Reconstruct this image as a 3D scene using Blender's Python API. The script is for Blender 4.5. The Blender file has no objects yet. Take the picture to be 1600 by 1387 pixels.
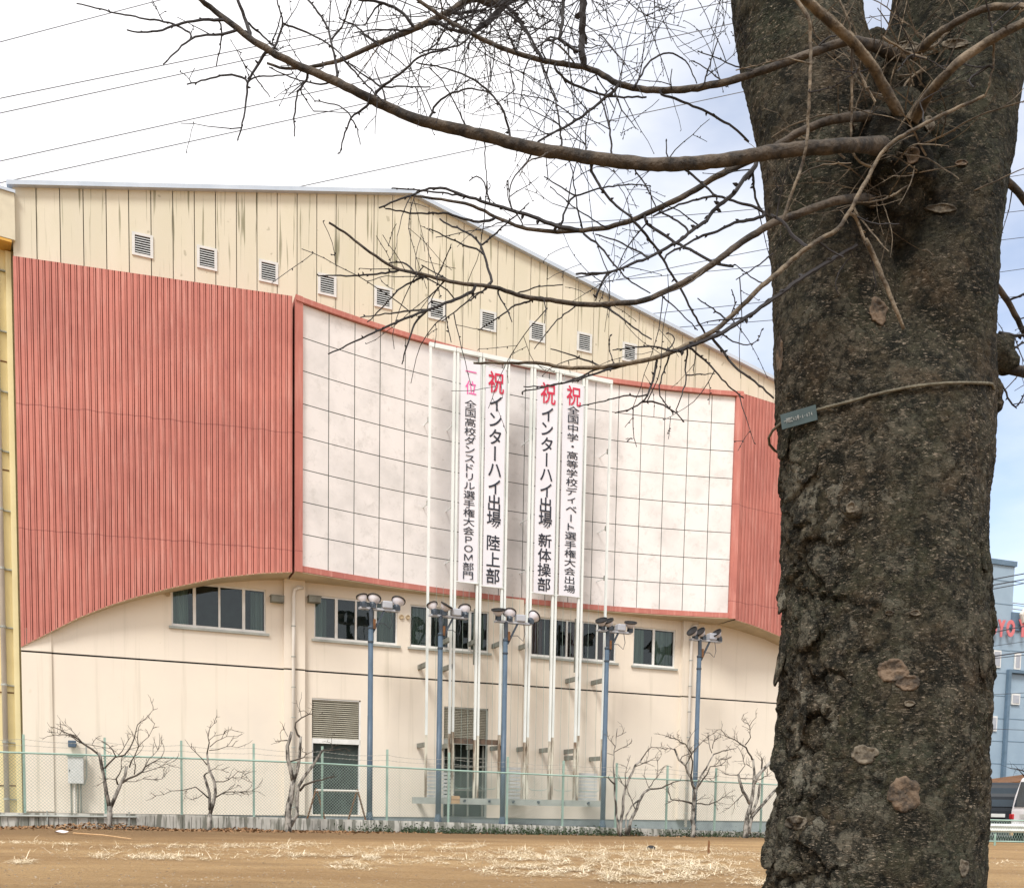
import bpy, math, random
from math import radians as R, sin, cos, pi, sqrt
from mathutils import Vector, Matrix, noise
from mathutils.bvhtree import BVHTree

SC = bpy.context.scene
COL = SC.collection
random.seed(11)

# ------------------------------------------------------------------ camera
F = 1500.0                       # focal length in pixels of a 1600 px wide picture
ROLL, PITCH, HOR = 0.0187417, -0.0779279, 1253.23
EYE = 1.0
cam_d = bpy.data.cameras.new('camera')
cam = bpy.data.objects.new('camera', cam_d)
COL.objects.link(cam)
cam_d.sensor_fit = 'HORIZONTAL'
cam_d.sensor_width = 36.0
cam_d.lens = 36.0 * F / 1600
CY = HOR - F * math.tan(PITCH)
cam_d.shift_y = (CY - 693.5) / 1600
cam_d.clip_start, cam_d.clip_end = 0.05, 5000
CAMROT = Matrix.Rotation(R(90) + PITCH, 3, 'X') @ Matrix.Rotation(ROLL, 3, 'Z')
cam.matrix_world = Matrix.Translation((0, 0, EYE)) @ CAMROT.to_4x4()
SC.camera = cam
EYEV = Vector((0, 0, EYE))

# ------------------------------------------------------------------ sky, sun, exposure
SUN_EL, SUN_AZ = R(53), R(204)            # azimuth: direction the light comes from, clockwise from +Y
world = bpy.data.worlds.new('World')
SC.world = world
world.use_nodes = True
wt = world.node_tree
for nd in list(wt.nodes):
    wt.nodes.remove(nd)
def wn(t, **kw):
    nd = wt.nodes.new(t)
    for k, v in kw.items():
        setattr(nd, k, v)
    return nd
w_out = wn('ShaderNodeOutputWorld')
w_bg = wn('ShaderNodeBackground')
w_bg.inputs['Strength'].default_value = 0.105
sky = wn('ShaderNodeTexSky', sky_type='NISHITA', sun_disc=False)
sky.sun_elevation, sky.sun_rotation = SUN_EL, SUN_AZ
sky.air_density, sky.dust_density, sky.ozone_density = 1.0, 1.2, 1.6
w_tc = wn('ShaderNodeTexCoord')
w_map = wn('ShaderNodeMapping')
w_map.inputs['Scale'].default_value = (1, 1, 2.2)
w_map.inputs['Location'].default_value = (0.35, 0.1, 0.2)
w_noise = wn('ShaderNodeTexNoise')
w_noise.inputs['Scale'].default_value = 2.6
w_noise.inputs['Detail'].default_value = 6
w_noise.inputs['Roughness'].default_value = 0.52
w_dot = wn('ShaderNodeVectorMath', operation='DOT_PRODUCT')
_cl = Vector((0.44, 1.0, 0.42)).normalized()        # the clear window of the sky
w_dot.inputs[1].default_value = _cl
w_m1 = wn('ShaderNodeMapRange')
w_m1.inputs['From Min'].default_value, w_m1.inputs['From Max'].default_value = 0.86, 0.985
w_m1.inputs['To Min'].default_value, w_m1.inputs['To Max'].default_value = 0.42, -0.17
w_add = wn('ShaderNodeMath', operation='ADD')
w_m2 = wn('ShaderNodeMapRange')
w_m2.inputs['From Min'].default_value, w_m2.inputs['From Max'].default_value = 0.36, 0.72
w_m2.inputs['To Min'].default_value = 0.22          # thin high haze even where the sky is clear
w_mix = wn('ShaderNodeMixRGB')
w_mix.inputs['Color2'].default_value = (9.9, 9.8, 9.9, 1)
L = wt.links.new
L(w_tc.outputs['Generated'], w_map.inputs['Vector'])
L(w_map.outputs['Vector'], w_noise.inputs['Vector'])
L(w_tc.outputs['Generated'], w_dot.inputs[0])
L(w_dot.outputs['Value'], w_m1.inputs['Value'])
L(w_noise.outputs['Fac'], w_add.inputs[0])
L(w_m1.outputs['Result'], w_add.inputs[1])
L(w_add.outputs['Value'], w_m2.inputs['Value'])
L(w_m2.outputs['Result'], w_mix.inputs['Fac'])
w_gain = wn('ShaderNodeVectorMath', operation='SCALE')
w_gain.inputs['Scale'].default_value = 1.75
L(sky.outputs['Color'], w_gain.inputs[0])
L(w_gain.outputs['Vector'], w_mix.inputs['Color1'])
L(w_mix.outputs['Color'], w_bg.inputs['Color'])
L(w_bg.outputs['Background'], w_out.inputs['Surface'])

sun_d = bpy.data.lights.new('sun', 'SUN')
sun_d.energy = 3.1
sun_d.angle = R(17)
sun_d.color = (1.0, 0.965, 0.91)
sun = bpy.data.objects.new('sun', sun_d)
COL.objects.link(sun)
_sd = Vector((sin(SUN_AZ) * cos(SUN_EL), cos(SUN_AZ) * cos(SUN_EL), sin(SUN_EL)))
sun.rotation_euler = _sd.to_track_quat('Z', 'Y').to_euler()
sun.location = (-8, -14, 25)
SC.view_settings.view_transform = 'Standard'
SC.view_settings.look = 'None'
SC.view_settings.gamma = 1.0
SC.view_settings.exposure = 0.33

# ------------------------------------------------------------------ geometry of the view
def ray(px, py):
    return CAMROT @ Vector(((px - 800) / F, (CY - py) / F, -1.0))
def at(px, py, dep):
    """world point seen at a photo pixel, dep metres in front (along +Y)"""
    r = ray(px, py)
    return EYEV + r * (dep / r.y)
def projy(p):
    q = CAMROT.transposed() @ (Vector(p) - EYEV)
    return CY + F * q.y / q.z if q.z < 0 else -9999
def ground_at(px, py, z=0.0):
    r = ray(px, py)
    return EYEV + r * ((z - EYE) / r.z)
TH = 0.392476                                # direction of the hall's front in plan
DU = Vector((cos(TH), sin(TH), 0))
DN = Vector((sin(TH), -cos(TH), 0))          # out of the wall, towards the field
P0 = Vector((-14.26689562, 28.08, 0))
def B(u, n, z):
    return P0 + DU * u + DN * n + Vector((0, 0, z))
def wall_at(px, py, n=0.0):
    """(u, z) on the vertical plane n metres in front of the wall"""
    r = ray(px, py)
    t = (P0.dot(DN) + n) / r.dot(DN)
    P = EYEV + r * t
    return (P - P0).dot(DU), P.z
def interp(x, pts):
    if x <= pts[0][0]: return pts[0][1]
    for (a, b), (c, d) in zip(pts, pts[1:]):
        if x <= c: return b + (d - b) * (x - a) / (c - a)
    return pts[-1][1]
def curb_top(u): return interp(u, [(-20, .483), (4, .483), (8, .41), (12, .35), (16, .255), (20, .18), (24, .085), (40, -.02)])
def curb_base(u): return interp(u, [(-20, .1), (0, .091), (30, -.14), (40, -.14)])

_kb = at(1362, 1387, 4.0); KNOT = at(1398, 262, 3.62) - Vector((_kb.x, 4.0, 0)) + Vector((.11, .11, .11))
# ------------------------------------------------------------------ materials
def new_mat(name):
    m = bpy.data.materials.new(name)
    m.use_nodes = True
    t = m.node_tree
    b = t.nodes['Principled BSDF']
    return m, t, b
def nd(t, typ, **kw):
    n = t.nodes.new(typ)
    for k, v in kw.items():
        if k in n.inputs: n.inputs[k].default_value = v
        else: setattr(n, k, v)
    return n
def c4(c): return (c[0], c[1], c[2], 1)
def coords(t, scale=(1, 1, 1)):
    tc = nd(t, 'ShaderNodeTexCoord')
    mp = nd(t, 'ShaderNodeMapping')
    mp.inputs['Scale'].default_value = scale
    t.links.new(tc.outputs['Object'], mp.inputs['Vector'])
    return mp.outputs['Vector']
def noise_fac(t, vec, scale, detail=4, rough=.55, lo=.35, hi=.65):
    n = nd(t, 'ShaderNodeTexNoise', Scale=scale, Detail=detail, Roughness=rough)
    t.links.new(vec, n.inputs['Vector'])
    mr = nd(t, 'ShaderNodeMapRange')
    mr.inputs['From Min'].default_value, mr.inputs['From Max'].default_value = lo, hi
    t.links.new(n.outputs['Fac'], mr.inputs['Value'])
    return mr.outputs['Result'], n.outputs['Fac']
def mixc(t, fac, a, b, blend='MIX'):
    m = nd(t, 'ShaderNodeMixRGB', blend_type=blend)
    for s, i in ((a, 'Color1'), (b, 'Color2')):
        if isinstance(s, (tuple, list)): m.inputs[i].default_value = c4(s)
        else: t.links.new(s, m.inputs[i])
    if isinstance(fac, (int, float)): m.inputs['Fac'].default_value = fac
    else: t.links.new(fac, m.inputs['Fac'])
    return m.outputs['Color']
def bump(t, b, h, dist=.01, strength=.6):
    bn = nd(t, 'ShaderNodeBump')
    bn.inputs['Distance'].default_value = dist
    bn.inputs['Strength'].default_value = strength
    t.links.new(h, bn.inputs['Height'])
    t.links.new(bn.outputs['Normal'], b.inputs['Normal'])
def mul(t, a, k):
    m = nd(t, 'ShaderNodeMath', operation='MULTIPLY')
    t.links.new(a, m.inputs[0])
    if isinstance(k, (int, float)): m.inputs[1].default_value = k
    else: t.links.new(k, m.inputs[1])
    return m.outputs['Value']

MATS = {}
def simple(name, c1, c2=None, scale=3, rough=.7, stretch=(1, 1, 1), bmp=0, bscale=60, metal=0, spec=.4, lo=.35, hi=.65):
    m, t, b = new_mat(name)
    b.inputs['Roughness'].default_value = rough
    b.inputs['Metallic'].default_value = metal
    b.inputs['Specular IOR Level'].default_value = spec
    v = coords(t, stretch)
    if c2 is None: c2 = tuple(x * .82 for x in c1)
    f, _ = noise_fac(t, v, scale, 5, .6, lo, hi)
    t.links.new(mixc(t, f, c1, c2), b.inputs['Base Color'])
    if bmp:
        _, raw = noise_fac(t, v, bscale, 4)
        bump(t, b, raw, bmp)
    MATS[name] = m
    return m

def panel_paint():
    m, t, b = new_mat('panel_paint')
    b.inputs['Roughness'].default_value = .8
    v = coords(t)
    sx = nd(t, 'ShaderNodeSeparateXYZ'); t.links.new(v, sx.inputs[0])
    dv = nd(t, 'ShaderNodeMath', operation='DIVIDE'); t.links.new(sx.outputs['X'], dv.inputs[0]); dv.inputs[1].default_value = .6
    fl = nd(t, 'ShaderNodeMath', operation='FLOOR'); t.links.new(dv.outputs[0], fl.inputs[0])
    wn_ = nd(t, 'ShaderNodeTexWhiteNoise', noise_dimensions='1D'); t.links.new(fl.outputs[0], wn_.inputs['W'])
    base = mixc(t, wn_.outputs['Value'], (.61, .565, .46), (.55, .515, .415))
    f, _ = noise_fac(t, coords(t, (1, 1, .35)), 1.3, 5, .6, .38, .7)
    base = mixc(t, mul(t, f, .5), base, (.53, .50, .37))
    # dark run-off streaks and spots
    f2, _ = noise_fac(t, coords(t, (5.5, 1, .22)), 1.6, 3, .5, .585, .65)
    hz = nd(t, 'ShaderNodeMapRange'); hz.inputs['From Min'].default_value, hz.inputs['From Max'].default_value = 15.8, 17.9
    t.links.new(sx.outputs['Z'], hz.inputs['Value'])
    base = mixc(t, mul(t, mul(t, f2, hz.outputs['Result']), .9), base, (.20, .19, .12))
    f3, _ = noise_fac(t, v, 3.2, 2, .5, .70, .73)
    base = mixc(t, mul(t, f3, .5), base, (.25, .23, .16))
    t.links.new(base, b.inputs['Base Color'])
    _, raw = noise_fac(t, v, 30, 4)
    bump(t, b, raw, .004)
    MATS['panel_paint'] = m
def lower_paint():
    m, t, b = new_mat('cream_render')
    b.inputs['Roughness'].default_value = .85
    v = coords(t)
    f, _ = noise_fac(t, v, .5, 5, .6)
    base = mixc(t, f, (.735, .665, .565), (.69, .625, .54))
    f2, _ = noise_fac(t, coords(t, (3.5, 1, .12)), 1.2, 4, .6, .56, .8)
    base = mixc(t, mul(t, f2, .6), base, (.46, .42, .33))
    f3, _ = noise_fac(t, v, 2.2, 2, .5, .74, .8)
    base = mixc(t, mul(t, f3, .35), base, (.45, .38, .25))
    t.links.new(base, b.inputs['Base Color'])
    _, raw = noise_fac(t, v, 45, 4)
    bump(t, b, raw, .003)
    MATS['cream_render'] = m
def red_paint():
    m, t, b = new_mat('red_paint')
    b.inputs['Roughness'].default_value = .75
    v = coords(t)
    f, _ = noise_fac(t, v, .6, 5, .6, .35, .65)
    base = mixc(t, f, (.48, .17, .135), (.385, .13, .105))
    f2, _ = noise_fac(t, coords(t, (5, 1, .4)), 1.8, 4, .6, .5, .75)
    base = mixc(t, mul(t, f2, .6), base, (.60, .30, .255))
    f4, _ = noise_fac(t, coords(t, (6, 1, .8)), 2.6, 4, .65, .6, .75)
    base = mixc(t, mul(t, f4, .65), base, (.30, .09, .08))
    # two hairline casting joints, a little wavy
    sx = nd(t, 'ShaderNodeSeparateXYZ'); t.links.new(v, sx.inputs[0])
    nz = nd(t, 'ShaderNodeTexNoise', Scale=2.0, Detail=4); t.links.new(v, nz.inputs['Vector'])
    wob = mul(t, nz.outputs['Fac'], .16)
    zz = nd(t, 'ShaderNodeMath', operation='ADD'); t.links.new(sx.outputs['Z'], zz.inputs[0]); t.links.new(wob, zz.inputs[1])
    tot = None
    for z0 in (8.60, 12.05):
        su = nd(t, 'ShaderNodeMath', operation='SUBTRACT'); t.links.new(zz.outputs[0], su.inputs[0]); su.inputs[1].default_value = z0
        ab = nd(t, 'ShaderNodeMath', operation='ABSOLUTE'); t.links.new(su.outputs[0], ab.inputs[0])
        lt = nd(t, 'ShaderNodeMath', operation='LESS_THAN'); t.links.new(ab.outputs[0], lt.inputs[0]); lt.inputs[1].default_value = .014
        if tot is None: tot = lt.outputs[0]
        else:
            ad = nd(t, 'ShaderNodeMath', operation='ADD'); t.links.new(tot, ad.inputs[0]); t.links.new(lt.outputs[0], ad.inputs[1]); tot = ad.outputs[0]
    base = mixc(t, mul(t, tot, .7), base, (.22, .06, .05))
    t.links.new(base, b.inputs['Base Color'])
    MATS['red_paint'] = m
def tile_stone():
    m, t, b = new_mat('tile_stone')
    b.inputs['Roughness'].default_value = .45
    v = coords(t)
    f, _ = noise_fac(t, v, .8, 6, .62, .45, .72)
    base = mixc(t, f, (.72, .69, .68), (.58, .56, .55))
    f2, _ = noise_fac(t, v, 2.6, 6, .75, .53, .68)
    base = mixc(t, mul(t, f2, .55), base, (.48, .46, .44))
    f3, _ = noise_fac(t, v, 9, 2, .5, .76, .8)
    base = mixc(t, mul(t, f3, .5), base, (.42, .38, .34))
    t.links.new(base, b.inputs['Base Color'])
    MATS['tile_stone'] = m
def bark():
    m, t, b = new_mat('bark')
    b.inputs['Roughness'].default_value = .9
    b.inputs['Specular IOR Level'].default_value = .2
    v = coords(t)
    wv = nd(t, 'ShaderNodeTexNoise', Scale=7, Detail=6, Roughness=.7); t.links.new(v, wv.inputs['Vector'])
    warp = mixc(t, .22, v, wv.outputs['Color'], 'ADD')
    f, _ = noise_fac(t, v, 2.2, 6, .65, .38, .62)
    base = mixc(t, f, (.050, .058, .036), (.092, .070, .045))           # moss green to brown
    # plates: every one its own tone, paler on the left flank, its lit side put into the colour
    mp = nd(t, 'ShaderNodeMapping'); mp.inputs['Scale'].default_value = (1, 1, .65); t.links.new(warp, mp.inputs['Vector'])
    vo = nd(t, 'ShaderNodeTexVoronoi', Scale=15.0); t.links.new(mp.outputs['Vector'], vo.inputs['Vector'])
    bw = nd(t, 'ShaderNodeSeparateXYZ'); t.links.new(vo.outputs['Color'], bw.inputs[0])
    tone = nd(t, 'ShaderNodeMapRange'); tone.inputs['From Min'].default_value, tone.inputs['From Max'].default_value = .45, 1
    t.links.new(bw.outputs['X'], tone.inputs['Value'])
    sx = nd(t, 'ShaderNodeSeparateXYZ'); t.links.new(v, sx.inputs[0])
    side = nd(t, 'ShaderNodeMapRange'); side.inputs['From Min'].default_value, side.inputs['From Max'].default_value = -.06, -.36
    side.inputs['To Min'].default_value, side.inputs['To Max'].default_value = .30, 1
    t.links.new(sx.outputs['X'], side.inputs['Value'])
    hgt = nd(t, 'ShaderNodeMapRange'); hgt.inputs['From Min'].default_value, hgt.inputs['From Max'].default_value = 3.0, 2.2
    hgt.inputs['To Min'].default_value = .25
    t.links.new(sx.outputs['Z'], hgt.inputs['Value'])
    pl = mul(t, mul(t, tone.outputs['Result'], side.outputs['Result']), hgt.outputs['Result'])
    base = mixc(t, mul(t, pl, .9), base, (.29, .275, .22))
    f5, _ = noise_fac(t, v, 3.4, 6, .75, .52, .66)
    base = mixc(t, mul(t, f5, .45), base, (.14, .14, .105))              # lichen film
    f4, _ = noise_fac(t, v, 6.0, 6, .7, .57, .67)
    base = mixc(t, mul(t, f4, .5), base, (.15, .10, .06))            # rusty patches
    f2, _ = noise_fac(t, v, 9, 8, .75, .47, .58)
    base = mixc(t, mul(t, f2, .9), base, (.010, .012, .009))           # dark pits
    ve = nd(t, 'ShaderNodeTexVoronoi', feature='DISTANCE_TO_EDGE', Scale=15.0); t.links.new(mp.outputs['Vector'], ve.inputs['Vector'])
    ed = nd(t, 'ShaderNodeMapRange'); ed.inputs['From Min'].default_value, ed.inputs['From Max'].default_value = .05, .0
    t.links.new(ve.outputs['Distance'], ed.inputs['Value'])
    base = mixc(t, mul(t, mul(t, ed.outputs['Result'], side.outputs['Result']), hgt.outputs['Result']), base, (.010, .010, .008))
    f3, _ = noise_fac(t, coords(t, (1, 1, 1.6)), 30, 7, .8, .54, .62)
    base = mixc(t, mul(t, f3, .6), base, (.26, .22, .165))            # light crumbs
    f6, _ = noise_fac(t, coords(t, (1, 1, 3.2)), 52, 4, .65, .58, .65)
    big, _ = noise_fac(t, v, 2.4, 4, .6, .36, .58)
    base = mixc(t, mul(t, mul(t, f6, big), .9), base, (.52, .43, .33))  # corky lenticels
    f7, _ = noise_fac(t, v, 44, 6, .75, .51, .60)
    base = mixc(t, mul(t, f7, .75), base, (.012, .012, .009))
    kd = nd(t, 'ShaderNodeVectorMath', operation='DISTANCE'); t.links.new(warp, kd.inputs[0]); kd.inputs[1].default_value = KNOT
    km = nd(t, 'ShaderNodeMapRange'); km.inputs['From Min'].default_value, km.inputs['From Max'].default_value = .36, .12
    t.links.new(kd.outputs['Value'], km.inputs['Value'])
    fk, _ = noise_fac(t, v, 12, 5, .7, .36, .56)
    base = mixc(t, mul(t, mul(t, km.outputs['Result'], fk), .85), base, (.008, .008, .007))  # knot darkened: shade of its groove and hollow put into the bark colour
    t.links.new(base, b.inputs['Base Color'])
    n1 = nd(t, 'ShaderNodeTexNoise', Scale=22, Detail=9, Roughness=.78); t.links.new(warp, n1.inputs['Vector'])
    n2 = nd(t, 'ShaderNodeTexNoise', Scale=85, Detail=5, Roughness=.7); t.links.new(coords(t, (1, 1, 2.2)), n2.inputs['Vector'])
    hh = mixc(t, .35, n1.outputs['Fac'], n2.outputs['Fac'])
    ed2 = nd(t, 'ShaderNodeMapRange'); ed2.inputs['From Min'].default_value, ed2.inputs['From Max'].default_value = 0, .10
    t.links.new(ve.outputs['Distance'], ed2.inputs['Value'])
    hh = mixc(t, .25, hh, ed2.outputs['Result'])
    bump(t, b, hh, .07, 1.0)
    MATS['bark'] = m
def ground_soil():
    m, t, b = new_mat('sandy_soil')
    b.inputs['Roughness'].default_value = .95
    b.inputs['Specular IOR Level'].default_value = .1
    v = coords(t)
    f, _ = noise_fac(t, coords(t, (.35, 1, 1)), .55, 6, .62, .40, .62)
    base = mixc(t, f, (.50, .335, .17), (.37, .235, .115))
    f2, _ = noise_fac(t, v, 6, 6, .7, .45, .7)
    base = mixc(t, mul(t, f2, .45), base, (.47, .345, .215))
    f3, _ = noise_fac(t, v, 26, 5, .7, .54, .66)
    base = mixc(t, mul(t, f3, .7), base, (.19, .11, .055))
    f4, _ = noise_fac(t, v, 45, 3, .6, .66, .72)
    base = mixc(t, mul(t, f4, .7), base, (.70, .55, .36))
    f7, _ = noise_fac(t, coords(t, (.22, .8, 1)), .8, 5, .65, .52, .66)
    base = mixc(t, mul(t, f7, .38), base, (.20, .125, .07))
    f8, _ = noise_fac(t, v, 14, 6, .75, .52, .64)
    base = mixc(t, mul(t, f8, .45), base, (.17, .105, .06))
    # humus strip of soil along the fence (geometry-independent: distance from the fence line)
    dt = nd(t, 'ShaderNodeVectorMath', operation='DOT_PRODUCT'); t.links.new(v, dt.inputs[0]); dt.inputs[1].default_value = DN
    wv = nd(t, 'ShaderNodeTexNoise', Scale=.8, Detail=4); t.links.new(v, wv.inputs['Vector'])
    sc_ = mul(t, wv.outputs['Fac'], 2.4)
    ad = nd(t, 'ShaderNodeMath', operation='ADD'); t.links.new(dt.outputs['Value'], ad.inputs[0]); t.links.new(sc_, ad.inputs[1])
    mr = nd(t, 'ShaderNodeMapRange')
    n0 = P0.dot(DN)
    mr.inputs['From Min'].default_value, mr.inputs['From Max'].default_value = n0 + 11.0, n0 + 7.0
    t.links.new(ad.outputs[0], mr.inputs['Value'])
    base = mixc(t, mul(t, mr.outputs['Result'], .75), base, (.195, .125, .07))
    t.links.new(base, b.inputs['Base Color'])
    n1 = nd(t, 'ShaderNodeTexNoise', Scale=7, Detail=9, Roughness=.78); t.links.new(v, n1.inputs['Vector'])
    bump(t, b, n1.outputs['Fac'], .14, .9)
    MATS['sandy_soil'] = m
def concrete_stained():
    m, t, b = new_mat('stained_concrete')
    b.inputs['Roughness'].default_value = .9
    v = coords(t)
    f, _ = noise_fac(t, v, 2.5, 5, .6)
    base = mixc(t, f, (.50, .49, .45), (.38, .375, .34))
    f2, _ = noise_fac(t, coords(t, (4.2, 1, .5)), 1.5, 4, .6, .47, .56)
    base = mixc(t, mul(t, f2, .82), base, (.12, .125, .10))
    t.links.new(base, b.inputs['Base Color'])
    MATS['stained_concrete'] = m
def glass_pane():
    m, t, b = new_mat('window_glass')
    t.nodes.remove(b)
    out = t.nodes['Material Output']
    tr = nd(t, 'ShaderNodeBsdfTransparent'); tr.inputs['Color'].default_value = (.55, .62, .6, 1)
    gl = nd(t, 'ShaderNodeBsdfGlossy'); gl.inputs['Roughness'].default_value = .03; gl.inputs['Color'].default_value = (.85, .95, 1, 1)
    fr = nd(t, 'ShaderNodeFresnel', IOR=1.6)
    v = coords(t)
    n1 = nd(t, 'ShaderNodeTexNoise', Scale=1.4, Detail=2); t.links.new(v, n1.inputs['Vector'])
    bn = nd(t, 'ShaderNodeBump'); bn.inputs['Distance'].default_value = .02; bn.inputs['Strength'].default_value = .25
    t.links.new(n1.outputs['Fac'], bn.inputs['Height']); t.links.new(bn.outputs['Normal'], gl.inputs['Normal'])
    mx = nd(t, 'ShaderNodeMixShader')
    t.links.new(fr.outputs[0], mx.inputs[0]); t.links.new(tr.outputs[0], mx.inputs[1]); t.links.new(gl.outputs[0], mx.inputs[2])
    t.links.new(mx.outputs[0], out.inputs['Surface'])
    MATS['window_glass'] = m
panel_paint(); lower_paint(); red_paint(); tile_stone(); bark(); ground_soil(); concrete_stained(); glass_pane()
simple('joint_dark', (.13, .12, .085), (.09, .083, .06), rough=.9)
simple('grout', (.08, .10, .09), (.055, .07, .064), rough=.9)
simple('groove_dark', (.03, .03, .028), rough=.9)
simple('skirting', (.27, .31, .32), (.20, .23, .245), 2, rough=.85)
simple('roof_metal', (.50, .56, .64), (.42, .48, .56), 1, rough=.45, metal=.2)
simple('vent_white', (.62, .63, .62), (.52, .53, .52), 4, rough=.5)
simple('black', (.012, .012, .013), (.008, .008, .009), rough=.6)
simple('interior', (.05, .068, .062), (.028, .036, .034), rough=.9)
simple('alu_frame', (.74, .74, .72), (.62, .62, .60), 3, rough=.4)
simple('curtain_and_sheen', (.46, .56, .51), (.20, .27, .24), 1.0, rough=.9, stretch=(14, 1, .2), lo=.4, hi=.6)
simple('pane_sheen_pink', (.40, .22, .24), (.18, .12, .13), 1.0, rough=.9, stretch=(10, 1, .2))
simple('louvre_metal', (.50, .47, .38), (.42, .39, .31), 3, rough=.55)
simple('soffit_beige', (.56, .45, .30), (.46, .37, .25), 2, rough=.85)
simple('yellow_wall', (.84, .74, .44), (.78, .68, .39), 1.2, rough=.85)
simple('cream_fascia', (.60, .56, .44), (.50, .46, .36), 2, rough=.85)
simple('orange_soffit', (.62, .36, .08), (.5, .28, .06), 2, rough=.85)
simple('pipe_grey', (.60, .56, .50), (.48, .44, .40), 2, rough=.55, stretch=(1, 1, .3))
simple('pipe_white', (.76, .74, .70), (.62, .58, .52), 2, rough=.5, stretch=(1, 1, .3))
simple('post_white', (.68, .72, .71), (.48, .53, .51), 1.6, rough=.4, stretch=(1, 1, .4), lo=.5, hi=.8)
simple('post_rusty', (.60, .58, .49), (.17, .12, .08), 1.3, rough=.7, stretch=(4, 4, .7), lo=.42, hi=.6)
simple('galvanised', (.42, .44, .41), (.28, .30, .28), 2, rough=.6, metal=.2)
simple('bracket_grey', (.24, .25, .22), (.15, .15, .13), 3, rough=.7)
simple('cloth_white', (.70, .70, .76), (.64, .64, .70), 1.2, rough=.8, stretch=(1, 1, .5))
simple('ink_black', (.015, .02, .035), rough=.6)
simple('ink_red', (.55, .025, .07), (.50, .02, .06), rough=.6)
simple('ink_pink', (.72, .14, .38), (.66, .12, .34), rough=.6)
simple('pole_blue', (.075, .115, .165), (.055, .085, .12), 5, rough=.5, stretch=(1, 1, .5))
simple('lamp_grey', (.62, .60, .63), (.50, .48, .52), 3, rough=.35)
simple('lamp_body', (.055, .075, .10), (.03, .04, .055), 8, rough=.5)
simple('ballast_grey', (.40, .42, .46), (.33, .35, .40), 4, rough=.45)
simple('rust', (.20, .09, .035), (.10, .05, .025), 6, rough=.9)
simple('dark_rust', (.15, .10, .07), (.07, .055, .045), 5, rough=.9)
simple('slat_white', (.56, .57, .57), (.46, .47, .47), 3, rough=.6)
simple('fence_green', (.33, .47, .41), (.24, .36, .31), 2, rough=.5)
simple('fence_wire', (.29, .37, .34), (.22, .29, .26), 2, rough=.55)
simple('barb_wire', (.33, .33, .30), rough=.7)
simple('wood_plain', (.55, .36, .20), (.42, .26, .13), 4, rough=.8)
simple('small_bark', (.32, .30, .27), (.045, .04, .034), 7, rough=.9, stretch=(1, 1, .5), bmp=.03, bscale=30, lo=.42, hi=.58)
simple('small_twig', (.085, .07, .055), (.05, .042, .035), 5, rough=.9)
simple('branch_bark', (.095, .075, .057), (.026, .023, .021), 16, rough=.9, bmp=.02, bscale=55, lo=.4, hi=.62)
simple('branch_pale', (.19, .15, .105), (.055, .043, .032), 16, rough=.9, bmp=.02, bscale=60, lo=.4, hi=.62)
simple('twig_dark', (.035, .032, .033), (.022, .02, .022), 9, rough=.85)
simple('scar', (.155, .11, .075), (.045, .036, .028), 22, rough=.95, bmp=.02, bscale=60, lo=.42, hi=.6)
simple('scar_pale', (.165, .14, .105), (.055, .046, .035), 24, rough=.95, bmp=.02, bscale=60, lo=.4, hi=.6)
simple('flake', (.095, .078, .055), (.03, .028, .023), 14, rough=.95, bmp=.02, bscale=50)
simple('rope', (.17, .155, .115), (.09, .08, .06), 60, rough=.95, stretch=(1, 1, 1))
simple('tag_green', (.075, .115, .125), (.055, .085, .09), 12, rough=.5)
simple('straw', (.76, .67, .52), (.55, .45, .29), 2.5, rough=.9, spec=.1)
simple('dead_leaf', (.17, .085, .04), (.33, .21, .12), 3.5, rough=.9, spec=.1)
simple('weed_green', (.045, .075, .03), (.025, .04, .02), 4, rough=.8)
simple('pebble', (.5, .42, .32), (.22, .16, .1), 1.2, rough=.9)
simple('yard', (.33, .30, .25), (.22, .2, .17), 2, rough=.95)
simple('asphalt', (.055, .055, .055), (.04, .04, .04), 3, rough=.95)
simple('blue_cladding', (.31, .41, .50), (.26, .35, .44), .6, rough=.7)
simple('blue_dark', (.13, .20, .28), (.10, .16, .22), 2, rough=.7)
simple('sign_red', (.62, .17, .18), (.55, .14, .15), 3, rough=.5)
simple('van_white', (.80, .80, .83), (.74, .74, .78), 1, rough=.25)
simple('van_black', (.018, .024, .032), (.012, .016, .022), 1, rough=.5, spec=.25)
simple('tail_red', (.45, .02, .025), rough=.25)
simple('tyre', (.02, .02, .02), rough=.9)
simple('shade_glass', (.03, .045, .06), (.02, .03, .04), 1, rough=.08)
simple('wire_black', (.05, .055, .07), rough=.7)
simple('wire_grey', (.16, .17, .19), rough=.7)
simple('litter_white', (.75, .70, .74), rough=.8)
M = MATS

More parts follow.
